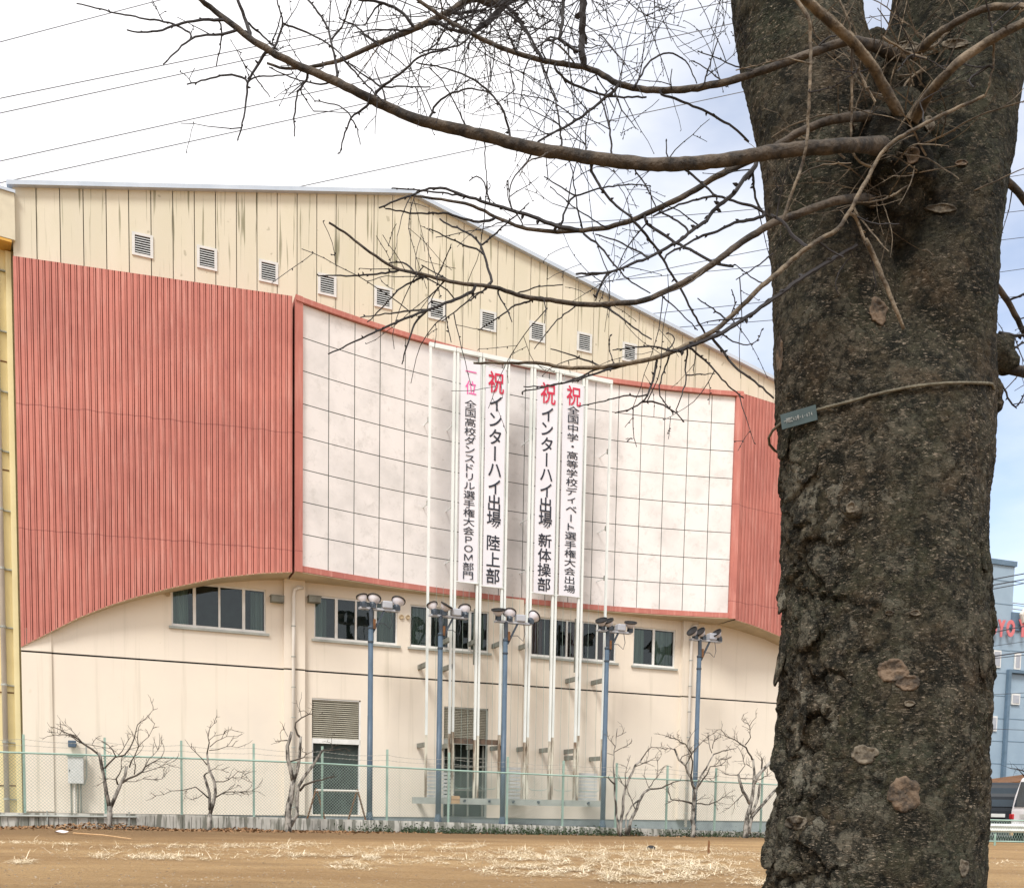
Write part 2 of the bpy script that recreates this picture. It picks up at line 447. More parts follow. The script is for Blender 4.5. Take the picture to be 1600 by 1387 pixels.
# ------------------------------------------------------------------ mesh builder
class MB:
    def __init__(self):
        self.v, self.f = [], []
    def quad(self, *p):
        i = len(self.v); self.v += [tuple(q) for q in p]; self.f.append(tuple(range(i, i + len(p)))); return self
    def box(self, x0, x1, y0, y1, z0, z1):
        i = len(self.v)
        self.v += [(x0, y0, z0), (x1, y0, z0), (x1, y1, z0), (x0, y1, z0), (x0, y0, z1), (x1, y0, z1), (x1, y1, z1), (x0, y1, z1)]
        self.f += [tuple(i + k for k in q) for q in ((0, 3, 2, 1), (4, 5, 6, 7), (0, 1, 5, 4), (1, 2, 6, 5), (2, 3, 7, 6), (3, 0, 4, 7))]
        return self
    def obox(self, c, ax, ay, az):
        """box about c with half-axis vectors"""
        c, ax, ay, az = Vector(c), Vector(ax), Vector(ay), Vector(az)
        i = len(self.v)
        for s in ((-1, -1, -1), (1, -1, -1), (1, 1, -1), (-1, 1, -1), (-1, -1, 1), (1, -1, 1), (1, 1, 1), (-1, 1, 1)):
            self.v.append(tuple(c + ax * s[0] + ay * s[1] + az * s[2]))
        self.f += [tuple(i + k for k in q) for q in ((0, 3, 2, 1), (4, 5, 6, 7), (0, 1, 5, 4), (1, 2, 6, 5), (2, 3, 7, 6), (3, 0, 4, 7))]
        return self
    def bar(self, a, b, r):
        a, b = Vector(a), Vector(b)
        d = (b - a); l = d.length; d.normalize()
        up = Vector((0, 0, 1)) if abs(d.z) < .9 else Vector((0, 1, 0))
        s = d.cross(up).normalized(); u = s.cross(d)
        return self.obox((a + b) / 2, d * l / 2, s * r, u * r)
    def tube(self, pts, rad, sides=6, cap=True):
        pts = [Vector(p) for p in pts]
        n = len(pts)
        if n < 2: return self
        if isinstance(rad, (int, float)): rad = [rad] * n
        T = []
        for i in range(n):
            d = pts[min(i + 1, n - 1)] - pts[max(i - 1, 0)]
            T.append(d.normalized() if d.length > 1e-9 else Vector((0, 0, 1)))
        up = Vector((0, 0, 1)) if abs(T[0].z) < .9 else Vector((1, 0, 0))
        s = T[0].cross(up).normalized()
        i0 = len(self.v)
        for i in range(n):
            s = (s - T[i] * s.dot(T[i]))
            s = s.normalized() if s.length > 1e-6 else T[i].orthogonal().normalized()
            w = T[i].cross(s)
            for k in range(sides):
                a = 2 * pi * k / sides
                self.v.append(tuple(pts[i] + (s * cos(a) + w * sin(a)) * rad[i]))
        for i in range(n - 1):
            for k in range(sides):
                k2 = (k + 1) % sides
                a = i0 + i * sides
                self.f.append((a + k, a + k2, a + sides + k2, a + sides + k))
        if cap:
            self.f.append(tuple(i0 + k for k in reversed(range(sides))))
            self.f.append(tuple(i0 + (n - 1) * sides + k for k in range(sides)))
        return self
    def lathe(self, base, axis, prof, sides=20):
        """prof: list of (distance along axis, radius)"""
        base, axis = Vector(base), Vector(axis).normalized()
        s = axis.orthogonal().normalized(); w = axis.cross(s)
        i0 = len(self.v)
        for t, r in prof:
            for k in range(sides):
                a = 2 * pi * k / sides
                self.v.append(tuple(base + axis * t + (s * cos(a) + w * sin(a)) * r))
        for i in range(len(prof) - 1):
            for k in range(sides):
                k2 = (k + 1) % sides
                a = i0 + i * sides
                self.f.append((a + k, a + k2, a + sides + k2, a + sides + k))
        return self
    def prism(self, outline, y0, y1):
        """outline in (x, z), extruded along y"""
        n = len(outline); i = len(self.v)
        self.v += [(x, y0, z) for x, z in outline] + [(x, y1, z) for x, z in outline]
        self.f.append(tuple(range(i, i + n)))
        self.f.append(tuple(reversed(range(i + n, i + 2 * n))))
        for k in range(n):
            k2 = (k + 1) % n
            self.f.append((i + k2, i + k, i + n + k, i + n + k2))
        return self
    def build(self, name, mat, parent=None, smooth=False, off=None, bevel=0):
        me = bpy.data.meshes.new(name)
        vv = self.v
        if off is not None:
            vv = [(x - off[0], y - off[1], z - off[2]) for x, y, z in vv]
        me.from_pydata(vv, [], self.f)
        me.update()
        me.materials.append(M[mat] if isinstance(mat, str) else mat)
        if smooth: me.polygons.foreach_set('use_smooth', [True] * len(me.polygons))
        o = bpy.data.objects.new(name, me)
        COL.objects.link(o)
        if parent is not None: o.parent = parent
        if bevel:
            md = o.modifiers.new('bevel', 'BEVEL'); md.width = bevel; md.segments = 2; md.limit_method = 'ANGLE'
        return o
def thing(name, label, cat, loc=(0, 0, 0), rot=0, group=None):
    o = bpy.data.objects.new(name, None)
    COL.objects.link(o)
    o.location = loc; o.rotation_euler = (0, 0, rot); o.empty_display_size = .3
    o['label'] = label; o['category'] = cat
    if group: o['group'] = group
    return o
def tag(o, label, cat=None, group=None):
    o['label'] = label
    if cat: o['category'] = cat
    if group: o['group'] = group
    return o
def lt(name, label, mb, mat, cat, group=None, **kw):
    return tag(mb.build(name, mat, **kw), label, cat, group)

# ------------------------------------------------------------------ lettering
def glyph(ch, size, bold=0.0, vertical_bar=False):
    """(verts, faces) of one character centred on its em box, in x / z, facing -y"""
    cu = bpy.data.curves.new('glyph', 'FONT')
    cu.body = ch; cu.size = 1.0; cu.align_x = 'CENTER'; cu.offset = bold; cu.extrude = .001; cu.resolution_u = 3
    ob = bpy.data.objects.new('glyph', cu)
    COL.objects.link(ob)
    bpy.context.view_layer.update()
    ev = ob.evaluated_get(bpy.context.evaluated_depsgraph_get())
    me = bpy.data.meshes.new_from_object(ev)
    vs = [v.co.copy() for v in me.vertices]; fs = [tuple(p.vertices) for p in me.polygons]
    bpy.data.objects.remove(ob); bpy.data.curves.remove(cu); bpy.data.meshes.remove(me)
    if not vs: return [], []
    asc = ord(ch) < 128
    xm = (min(v.x for v in vs) + max(v.x for v in vs)) / 2
    ym = (min(v.y for v in vs) + max(v.y for v in vs)) / 2
    cx, cy = (xm, ym)
    ext = max(max(v.x for v in vs) - min(v.x for v in vs), max(v.y for v in vs) - min(v.y for v in vs))
    k = 1.0 if not asc else .95
    out = []
    for v in vs:
        x, y = (v.x - cx) * k, (v.y - cy) * k
        if vertical_bar: x, y = -y, -x
        out.append((x, -v.z, y))
    return out, fs
GC = {}
def put_glyph(mb, ch, cx, cz, w, h, y, bold=.012):
    vb = ch == 'ー'
    key = (ch, bold)
    if key not in GC: GC[key] = glyph(ch, 1, bold, vb)
    vs, fs = GC[key]
    i = len(mb.v)
    mb.v += [(cx + a * w, y + b * .6, cz + c * h) for a, b, c in vs]
    mb.f += [tuple(i + k for k in f) for f in fs]

# ================================================================== the ground
def smooth(t):
    t = max(0, min(1, t)); return t * t * (3 - 2 * t)
def gz(x, y):
    p = Vector((x, y, 0)) - P0
    u, n = p.dot(DU), p.dot(DN)
    t = smooth((9 - n) / 5.8)
    if n < 2.0 or u > 36: t *= smooth(1 - max(0, u - 33) / 6) if u > 33 else 1
    return t * curb_base(u) + .025 * noise.noise(Vector((x * .5, y * .5, 3))) * smooth((y - 2) / 6) * smooth((70 - y) / 20)
def make_ground():
    xs = sorted(set([-2500, -900, -300, -120, -70] + [-45 + .75 * i for i in range(121)] + [70, 120, 300, 900, 2500]))
    ys = sorted(set([-2500, -600, -150, -50, -20, -8, -3, 0, 3, 6, 8] + [9 + .4 * i for i in range(95)] + [52, 60, 80, 120, 300, 900, 2500]))
    mb = MB()
    for y in ys:
        for x in xs: mb.v.append((x, y, gz(x, y)))
    nx = len(xs)
    for j in range(len(ys) - 1):
        for i in range(nx - 1):
            a = j * nx + i
            mb.f.append((a, a + 1, a + 1 + nx, a + nx))
    g = mb.build('ground', 'sandy_soil', smooth=True)
    g['kind'] = 'structure'
make_ground()
mb = MB()
us = [-8 + .8 * i for i in range(51)]
for u in us:
    for n in (-.5, 2.38): mb.v.append(tuple(B(u, n, curb_top(u) - .05)))
for i in range(len(us) - 1):
    mb.f.append((2 * i + 1, 2 * i + 3, 2 * i + 2, 2 * i))
yd = mb.build('path', 'yard'); yd['kind'] = 'structure'
mb = MB()
A0 = at(1470, 1310, 32.0); 
mb.quad((14, 31.5, .03), (60, 31.5, .03), (60, 60, .03), (14, 60, .03))
pk = mb.build('road', 'asphalt'); pk['kind'] = 'structure'

# ================================================================== the sports hall
HALL = thing('sports_hall', 'large cream gymnasium with red ribbed wings and a concave white tiled panel', 'building', P0, TH)
UE = 31.2                                    # right end of the front
def roof_z(u): return 17.79 + .226 * u if u < 11.46 else 20.38 - .2225 * (u - 11.46)
DC, DH, DE = 15.6, 7.78, 1.12                # the dish of the tiled panel in plan
def dish(u): return DE * ((u - DC) / DH) ** 2
def wing_n(u): return DE * (u / 7.72 if u < DC else (UE - u) / 7.72)
ARCH = [(0, 5.19), (.83, 5.69), (1.5, 6.1), (2.35, 6.515), (3.08, 6.81), (4.04, 7.14), (5.34, 7.53), (6.64, 7.77), (7.62, 7.88)]
def arch_z(u): return interp(u if u < DC else UE - u, ARCH)
PTOP, PBOT = 15.92, 7.88

# --- openings of the lower wall
WINDOWS = [('W1', 4.10, 6.90, 6.15, 7.50, (4.766, 5.50, 6.23), 0), ('W2', 8.415, 11.165, 6.11, 7.49, (9.138, 9.78, 10.43), 0),
           ('W3', 11.60, 14.41, 6.11, 7.50, (12.295, 12.973, 13.731), 1), ('W4', 16.0, 19.37, 6.13, 7.51, (16.789, 17.4, 18.0, 18.6), 1),
           ('W5', 20.09, 21.87, 6.10, 7.51, (20.967,), 2)]
DOORS = [('D1', 8.35, 9.95, .50, 4.245), ('D2', 12.83, 14.44, .45, 4.215)]
holes = [w[1:5] for w in WINDOWS] + [d[1:5] for d in DOORS]
def holed_wall(u0, u1, z0, z1, holes, depth):
    mb = MB()
    xs = sorted({u0, u1} | {h[0] for h in holes} | {h[1] for h in holes})
    zs = sorted({z0, z1} | {h[2] for h in holes} | {h[3] for h in holes})
    for a, b in zip(xs, xs[1:]):
        for c, d in zip(zs, zs[1:]):
            mx, mz = (a + b) / 2, (c + d) / 2
            if any(h[0] < mx < h[1] and h[2] < mz < h[3] for h in holes): continue
            if any(h[0] < mx < h[1] for h in holes) or True:
                mb.quad((a, 0, c), (b, 0, c), (b, 0, d), (a, 0, d))
    for a, b, c, d in holes:
        mb.quad((a, 0, c), (a, depth, c), (a, depth, d), (a, 0, d))
        mb.quad((b, depth, c), (b, 0, c), (b, 0, d), (b, depth, d))
        mb.quad((a, 0, d), (a, depth, d), (b, depth, d), (b, 0, d))
        mb.quad((a, depth, c), (a, 0, c), (b, 0, c), (b, depth, c))
    return mb
GZ0, GZ1 = 5.06, 5.11                        # the dark horizontal groove
hl = [h for h in holes if h[3] < GZ0]; hu = [h for h in holes if h[2] > GZ1]
lw = holed_wall(0, UE, .485, GZ0, hl, .16)
up_ = holed_wall(0, UE, GZ1, 8.6, hu, .16)
i = len(lw.v); lw.v += up_.v; lw.f += [tuple(i + k for k in f) for f in up_.f]
lw.quad((0, .03, .485), (0, 0, .485), (UE, 0, .485), (UE, .03, .485))
# a slightly proud bay at the near corner and four pilasters under the panel
for a, b, c, d in [(0, .79, .485, GZ0), (0, .79, GZ1, 5.75)]:
    lw.box(a, b, -.05, .0, c, d)
for a, b in ((7.44, 8.10), (14.96, 15.635), (22.12, 22.74)):
    lw.box(a, b, -.16, 0, .485, GZ0); lw.box(a, b, -.16, 0, GZ1, 8.0)
lw.build('wall', 'cream_render', HALL)
mb = MB(); mb.quad((0, .04, GZ0 - .02), (UE, .04, GZ0 - .02), (UE, .04, GZ1 + .02), (0, .04, GZ1 + .02))
mb.build('wall_groove', 'groove_dark', HALL)
mb = MB(); mb.box(0, UE, .03, .3, -.5, .485)
mb.build('skirting', 'skirting', HALL)
# --- body behind and roof
mb = MB()
out = [(0, 8.55), (UE, 8.55), (UE, roof_z(UE) - .05), (11.46, 20.33), (0, 17.74)]
mb.prism(out, .06, 34)
mb.box(0, UE, .7, 34, -.5, 8.6)
mb.quad((0, 0, -.5), (0, .7, -.5), (0, .7, 8.6), (0, 0, 8.6)); mb.quad((UE, .7, -.5), (UE, 0, -.5), (UE, 0, 8.6), (UE, .7, 8.6))
mb.build('backing_wall', 'joint_dark', HALL)
mb = MB()
for a, b in ((-.12, 11.46), (11.46, UE + .15)):
    za, zb = roof_z(a), roof_z(b)
    i = len(mb.v)
    for y in (-.16, 34.2):
        mb.v += [(a, y, za - .02), (b, y, zb - .02), (b, y, zb + .10), (a, y, za + .10)]
    mb.f += [tuple(i + k for k in q) for q in ((0, 1, 2, 3), (7, 6, 5, 4), (0, 4, 5, 1), (1, 5, 6, 2), (2, 6, 7, 3), (3, 7, 4, 0))]
mb.build('roof', 'roof_metal', HALL)
# --- upper wall of vertical panels
mb = MB()
edges = [0.0, .605] + [.605 + .6046 * k for k in range(1, 37)] + [UE]
for a, b in zip(edges, edges[1:]):
    a2, b2 = a + .012, b - .012
    pts = [(a2, 8.55), (b2, 8.55)]
    pts += [(b2, roof_z(b2) - .02)] + ([(11.46, 20.36)] if a2 < 11.46 < b2 else []) + [(a2, roof_z(a2) - .02)]
    mb.prism(pts, 0, .05)
mb.build('upper_wall', 'panel_paint', HALL)
# --- ten louvred vents
VX = [3.39 + 1.8 * k for k in range(10)]
fb, sb, kb = MB(), MB(), MB()
w, h = .29, .32
fb.box(-w, w, -.035, 0, h - .07, h); fb.box(-w, w, -.035, 0, -h, -h + .07)
fb.box(-w, -w + .08, -.035, 0, -h + .07, h - .07); fb.box(w - .08, w, -.035, 0, -h + .07, h - .07)
for k in range(7):
    z = -.20 + k * .066
    sb.quad((-.21, -.03, z - .016), (.21, -.03, z - .016), (.21, -.005, z + .018), (-.21, -.005, z + .018))
kb.quad((-.21, -.004, -.25), (.21, -.004, -.25), (.21, -.004, .25), (-.21, -.004, .25))
v0 = fb.build('vent', 'vent_white', HALL); v1 = sb.build('slats', 'vent_white', v0); v2 = kb.build('vent_hole', 'black', v0)
for k, u in enumerate(VX):
    if k == 0: v0.location = (u, -.002, 17.0); continue
    a = v0.copy(); COL.objects.link(a); a.parent = HALL; a.location = (u, -.002, 17.04)
    for q in (v1, v2):
        b = q.copy(); COL.objects.link(b); b.parent = a
# --- red ribbed wings
def make_wing(left):
    mb = MB()
    pit = .1642
    prof = [(0, 0), (.092, 0), (.094, .05), (.103, .05), (.105, 0), (.138, 0), (.140, .06), (.162, .06), (.164, 0)]
    a0, a1 = (.0, 7.52) if left else (UE - 7.52, UE)
    cols = []
    k = 0
    while a0 + k * pit < a1 - .02:
        for du, dn in prof:
            u = min(a0 + k * pit + du, a1)
            cols.append((u, dn))
        k += 1
    def col(u, dn):
        n = wing_n(u) - dn + .075
        return [(u, -n, PTOP), (u, -n, arch_z(u))]
    i = len(mb.v)
    for u, dn in cols: mb.v += col(u, dn)
    for k in range(len(cols) - 1):
        a = i + 2 * k
        mb.f.append((a, a + 1, a + 3, a + 2))
    w_ = mb.build('red_wing', 'red_paint', HALL)
    # top, soffit and edge lip of the wing
    sf = MB()
    n_ = 24
    for k in range(n_):
        ua, ub = a0 + (a1 - a0) * k / n_, a0 + (a1 - a0) * (k + 1) / n_
        za, zb = arch_z(ua), arch_z(ub)
        na, nb = wing_n(ua) + .01, wing_n(ub) + .01
        sf.quad((ua, -na, za), (ua, .05, za), (ub, .05, zb), (ub, -nb, zb))
        na += .055; nb += .055
        sf.quad((ua, -na, za - .012), (ua, -na + .16, za - .012), (ub, -nb + .16, zb - .012), (ub, -nb, zb - .012))
        sf.quad((ua, -na, za + .02), (ua, -na, za - .012), (ub, -nb, zb - .012), (ub, -nb, zb + .02))
    sf.build('wing_soffit', 'soffit_beige', w_)
    tp = MB()
    tp.quad((a0, .05, PTOP), (a0, -wing_n(a0) - .075, PTOP), (a1, -wing_n(a1) - .075, PTOP), (a1, .05, PTOP))
    tp.build('wing_top', 'red_paint', w_)
    return w_
make_wing(True); make_wing(False)
# --- tiled panel, its red frame
TL, TR, TZ0, TZ1 = 7.83, 23.37, 8.085, 15.765
def arc(u):                                   # arc length from TL by sampling
    s, p = 0, None
    for k in range(41):
        x = TL + (u - TL) * k / 40
        q = (x, dish(x))
        if p: s += math.hypot(q[0] - p[0], q[1] - p[1])
        p = q
    return s
tot = arc(TR)
cu_ = [TL]
for k in range(1, 18):
    lo, hi = TL, TR
    for _ in range(40):
        mid = (lo + hi) / 2
        if arc(mid) < tot * k / 18: lo = mid
        else: hi = mid
    cu_.append(lo)
cu_.append(TR)
mb = MB(); bk = MB()
g = .012
rows = [TZ0 + (TZ1 - TZ0) * r / 8 for r in range(9)]
rnd = random.Random(3)
for a, b in zip(cu_, cu_[1:]):
    for c, d in zip(rows, rows[1:]):
        j = [rnd.uniform(-.002, .002) for _ in range(2)]
        a2, b2 = a + g, b - g
        na, nb = dish(a2) + .012 + j[0], dish(b2) + .012 + j[1]
        mb.quad((a2, -na, c + g), (b2, -nb, c + g), (b2, -nb, d - g), (a2, -na, d - g))
tp_ = mb.build('tile_panel', 'tile_stone', HALL)
for k in range(36):
    a, b = TL + (TR - TL) * k / 36, TL + (TR - TL) * (k + 1) / 36
    bk.quad((a, -dish(a), TZ0), (b, -dish(b), TZ0), (b, -dish(b), TZ1), (a, -dish(a), TZ1))
bk.build('grout', 'grout', tp_)
fr = MB()
FL, FR_ = 7.60, UE - 7.60
N = 40
def strip(z0, z1, nf):
    for k in range(N):
        a, b = FL + (FR_ - FL) * k / N, FL + (FR_ - FL) * (k + 1) / N
        na, nb = dish(a) + nf, dish(b) + nf
        fr.quad((a, -na, z0), (b, -nb, z0), (b, -nb, z1), (a, -na, z1))
        fr.quad((a, .05, z1), (a, -na, z1), (b, -nb, z1), (b, .05, z1))
        fr.quad((a, -na, z0), (a, .05, z0), (b, .05, z0), (b, -nb, z0))
strip(TZ1, PTOP - .01, .13); strip(PBOT + .03, TZ0, .06)
for a, b in ((FL, TL), (TR, FR_)):
    fr.quad((a, -dish(a) - .1, PBOT), (b, -dish(b) - .1, PBOT), (b, -dish(b) - .1, PTOP + .02), (a, -dish(a) - .1, PTOP + .02))
    for x, s in ((a, 1), (b, -1)):
        q = [(x, -dish(x) - .1, PBOT), (x, -dish(x) - .1, PTOP + .02), (x, .05, PTOP + .02), (x, .05, PBOT)]
        fr.quad(*(q if s > 0 else q[::-1]))
fr.build('panel_frame', 'red_paint', HALL)
so = MB()
for k in range(N):
    a, b = FL + (FR_ - FL) * k / N, FL + (FR_ - FL) * (k + 1) / N
    na, nb = dish(a) + .05, dish(b) + .05
    so.quad((a, -na, PBOT), (a, .02, PBOT - .02), (b, .02, PBOT - .02), (b, -nb, PBOT))
    so.quad((a, -na, PBOT + .018), (a, -na, PBOT), (b, -nb, PBOT), (b, -nb, PBOT + .018))
so.build('panel_soffit', 'soffit_beige', HALL)
# --- windows
def make_window(nm, u0, u1, z0, z1, splits, kind):
    f = MB()
    y0, y1 = .05, .11
    f.box(u0, u1, y0, y1, z1 - .05, z1); f.box(u0, u1, y0 - .01, y1, z0, z0 + .085)
    f.box(u0, u0 + .045, y0, y1, z0 + .085, z1 - .05); f.box(u1 - .045, u1, y0, y1, z0 + .085, z1 - .05)
    for i, s in enumerate(splits):
        wd = .045 if i % 2 == 0 else .03
        f.box(s - wd, s + wd, y0 - .004 - .01 * (i % 2), y1, z0 + .085, z1 - .05)
    fo = f.build('window', 'alu_frame', HALL)
    s_ = MB(); s_.box(u0 - .08, u1 + .1, -.07, .045, z0 - .075, z0 - .004)
    s_.build('sill', 'galvanised', fo)
    rp2 = random.Random(int(u0 * 100)); ed_ = [u0 + .02] + list(splits) + [u1 - .02]
    for a_, b_ in zip(ed_, ed_[1:]):
        t0_, t1_ = rp2.uniform(-.012, .012), rp2.uniform(-.02, .02)
        p = MB(); p.quad((a_, .085 - t0_, z0 + .05), (b_, .085 + t0_, z0 + .05), (b_, .085 + t0_ + t1_, z1 - .03), (a_, .085 - t0_ + t1_, z1 - .03))
        p.build('pane', 'window_glass', fo)
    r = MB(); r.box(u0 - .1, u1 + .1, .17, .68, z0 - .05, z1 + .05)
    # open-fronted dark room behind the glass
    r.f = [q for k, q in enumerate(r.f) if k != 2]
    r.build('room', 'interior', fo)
    c = MB()  # last window has real curtains; strips in the others added to imitate pale reflections
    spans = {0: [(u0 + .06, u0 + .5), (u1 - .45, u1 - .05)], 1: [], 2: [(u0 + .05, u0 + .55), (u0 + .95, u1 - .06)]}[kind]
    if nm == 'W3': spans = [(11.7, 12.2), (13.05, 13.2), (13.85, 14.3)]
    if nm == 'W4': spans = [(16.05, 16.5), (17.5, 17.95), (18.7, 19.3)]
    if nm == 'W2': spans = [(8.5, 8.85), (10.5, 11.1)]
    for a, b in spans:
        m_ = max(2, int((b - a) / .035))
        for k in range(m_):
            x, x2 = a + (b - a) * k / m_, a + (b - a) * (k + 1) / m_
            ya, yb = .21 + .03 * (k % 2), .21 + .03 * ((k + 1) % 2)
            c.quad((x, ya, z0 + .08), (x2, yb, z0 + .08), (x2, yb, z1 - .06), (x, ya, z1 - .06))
    if c.v: c.build('curtain_and_sheen', 'pane_sheen_pink' if nm == 'W4' else 'curtain_and_sheen', fo)
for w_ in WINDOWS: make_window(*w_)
# --- louvred doors
def make_door(u0, u1, z0, z1, zl, glazed):
    f = MB()
    f.box(u0, u1, .02, .14, zl - .16, zl); f.box(u0, u0 + .04, .02, .14, z0, zl - .16); f.box(u1 - .05, u1, .02, .14, z0, z1 - .05)
    f.box(u0, u1 - .05, .02, .14, z1 - .05, z1)
    fo = f.build('louvred_door', 'alu_frame' if not glazed else 'galvanised', HALL)
    s = MB(); n = 19
    for k in range(n):
        z = zl + .03 + (z1 - zl - .1) * k / (n - 1)
        s.quad((u0 + .02, .03, z - .02), (u1 - .06, .03, z - .02), (u1 - .06, .10, z + .03), (u0 + .02, .10, z + .03))
    s.build('louvre', 'louvre_metal', fo)
    b = MB(); b.quad((u0, .13, zl), (u1, .13, zl), (u1, .13, z1), (u0, .13, z1)); b.build('louvre_back', 'black', fo)
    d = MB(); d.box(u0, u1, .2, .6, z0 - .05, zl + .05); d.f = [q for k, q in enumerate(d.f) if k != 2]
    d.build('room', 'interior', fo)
    p = MB()
    if glazed:
        for x in (u0 + .42, u0 + .95, u1 - .12): p.box(x - .03, x + .03, .12, .16, z0, zl - .16)
        for z in (z0 + .95, z0 + 1.75, z0 + 2.05): p.box(u0 + .04, u1 - .05, .125, .155, z - .025, z + .025)
        p.build('door_leaf', 'bracket_grey', fo)
    else:
        p.quad((u0 + .04, .15, z0), (u1 - .05, .15, z0), (u1 - .05, .15, zl - .16), (u0 + .04, .15, zl - .16))
        p.build('door_leaf', M['blue_dark'] if False else 'interior', fo)
make_door(*DOORS[0][1:], 2.96, False); make_door(*DOORS[1][1:], 3.12, True)
# --- downpipes, roof horns of the rain hoods, small round vents
def downpipe(u, n, z0, z1, r=.055):
    p = MB(); p.tube([(u, -n, z0), (u, -n, z1 - .25), (u + .02, -n, z1 - .08), (u + .14, -n, z1), (u + .3, -n + .05, z1 + .02)], r, 10)
    o = p.build('downpipe', 'pipe_white', HALL, smooth=True)
    b = MB()
    z = z0 + .5
    while z < z1 - .3:
        b.tube([(u, -n, z), (u, -n, z + .03)], r + .014, 10); b.box(u - .02, u + .02, -n, -n + .12, z, z + .03); z += .95
    b.build('pipe_clip', 'galvanised', o)
downpipe(7.72, .24, .2, 7.62); downpipe(22.42, .24, .2, 7.72)
for u, z in ((7.05, 7.28), (8.22, 7.38)):
    h_ = MB(); h_.box(u - .02, u + .36, -.28, 0, z - .16, z + .02); h_.box(u - .04, u + .38, -.30, 0, z + .02, z + .045)
    h_.build('vent_hood', 'bracket_grey', HALL)
for px, py in ((627, 963.5), (637, 964), (262, 928)):
    u, z = wall_at(px, py)
    c = MB(); c.lathe((u, 0, z), (0, -1, 0), [(0, .075), (.05, .075), (.055, .06), (.03, .05), (.03, .0)], 16)
    c.build('pipe_cap', 'soffit_beige', HALL)

# ================================================================== annex to the left
AN = thing('annex_building', 'yellow annex with cream parapet and orange eave joined to the end of the gymnasium', 'building', B(-.03, -.1, 0), TH + R(8))
a = MB(); a.box(-9, 1.2, .35, 12, -.5, 16.3); a.build('wall', 'yellow_wall', AN)
a = MB(); a.box(-9, .07, -.25, 12, 16.32, 17.55); a.build('parapet', 'cream_fascia', AN)
a = MB(); a.box(-9.1, .09, -.3, 12, 17.55, 17.63); a.build('roof', 'roof_metal', AN)
a = MB(); a.box(-9, -.02, -.24, .34, 16.24, 16.31); a.build('eave', 'orange_soffit', AN)
a = MB(); a.box(-.16, -.02, .22, .35, -.5, 16.2); a.build('corner_post', 'yellow_wall', AN)
a = MB(); a.tube([(-.42, .24, -.4), (-.42, .24, 15.4), (-.46, .2, 15.8), (-.62, .1, 16.2)], .075, 10); pp = a.build('downpipe', 'pipe_grey', AN, smooth=True)
b = MB()
for k in range(10): b.tube([(-.42, .24, .8 + 1.65 * k), (-.42, .24, .85 + 1.65 * k)], .095, 10); b.box(-.42, -.05, .26, .33, .8 + 1.65 * k, .83 + 1.65 * k)
b.build('pipe_clip', 'galvanised', pp)
for z in (1.2, 3.9, 7.4, 10.2, 13.2):
    a = MB(); a.box(-9, -.17, .335, .36, z, z + .035); a.build('wall_joint', 'rust', AN)
for z in (5.2, 8.3, 11.6):
    a = MB(); a.box(-2.4, -.72, .30, .36, z, z + 1.5); w0 = a.build('window', 'alu_frame', AN)
    a = MB(); a.box(-2.32, -.80, .285, .30, z + .08, z + 1.42); a.build('pane', 'orange_soffit', w0)

# ================================================================== rack and banners
NR = .9
RK = thing('banner_rack', 'row of seven tall white banner frames standing before the tiled panel', 'rack', B(15.2, NR, 0), TH)
FRAMES = [(11.92, 12.72), (12.84, 13.62), (13.73, 14.50), (14.61, 15.435), (15.55, 16.375), (16.49, 17.36), (17.48, 18.42)]
RT = 15.54
for (a, b) in FRAMES:
    a -= 15.2; b -= 15.2
    for x in (a, b):
        zf = 3.2 + .55 * noise.noise(Vector((x * 7.3, 1, 4)))
        p = MB(); p.box(x - .036, x + .036, -.04, .04, zf, RT - .125)
        po = p.build('post', 'post_white', RK)
        q = MB(); q.box(x - .036, x + .036, -.04, .04, 1.10, zf)
        q.build('post_foot', 'post_rusty', po)
    p = MB(); p.box(a - .045, b + .045, -.05, .05, RT - .13, RT)
    p.build('top_bar', 'post_white', RK)
    p = MB(); p.tube([(a + .08, -.02, 1.5), (a + .2, -.02, 1.44), (b - .2, -.02, 1.44), (b - .08, -.02, 1.5)], .012, 5)
    p.build('rope', 'fence_wire', RK)
    for x, x2 in ((a + .3, a + .3), (b - .25, b - .27)):
        p = MB(); p.tube([(x, .0, 1.2), (x2, .01, 8)], .005, 4); p.build('rope', 'fence_wire', RK)
    w_ = MB(); w_.lathe((a + .42, -.07, 1.03), (0, -1, 0), [(0, .05), (.04, .05), (.04, .0)], 10); w_.build('winch', 'lamp_body', RK)
p = MB(); p.box(11.48 - 15.2, 18.6 - 15.2, -.06, .06, .91, 1.12); p.build('base_beam', 'galvanised', RK)
# arms back to the wall, at three heights
for z, us_ in ((5.45, (11.92, 12.78)), (6.35, (12.78, 13.68, 14.56, 15.5)), (5.35, (17.4, 18.42)), (2.85, (11.92, 12.78, 13.68, 14.56, 15.5, 16.43, 17.4)), (2.62, (17.42, 18.42)), (10.6, (11.92, 12.74, 15.5, 18.42)), (13.2, (11.92, 12.74, 15.5, 18.42)), (8.9, (12.74, 15.5, 18.42)), (1.0, (11.92, 15.5, 18.42))):
    for u in us_:
        p = MB()
        if z > 8:
            p.box(u - 15.2 - .012, u - 15.2 + .012, .045, NR - dish(u) + .0, z - .012, z + .012); p.build('tie_rod', 'post_white', RK)
            p = MB(); p.box(u - 15.2 - .03, u - 15.2 + .03, .045, .15, z - .08, z + .08); p.build('clamp', 'bracket_grey', RK)
        else:
            p.box(u - 15.2 - .05, u - 15.2 + .05, .045, NR - .01, z - .075, z + .075); p.build('wall_arm', 'bracket_grey', RK)
p = MB(); p.box(12.84 - 15.2, 14.56 - 15.2, .05, .1, 2.93, 3.1); p.build('cross_beam', 'dark_rust', RK)
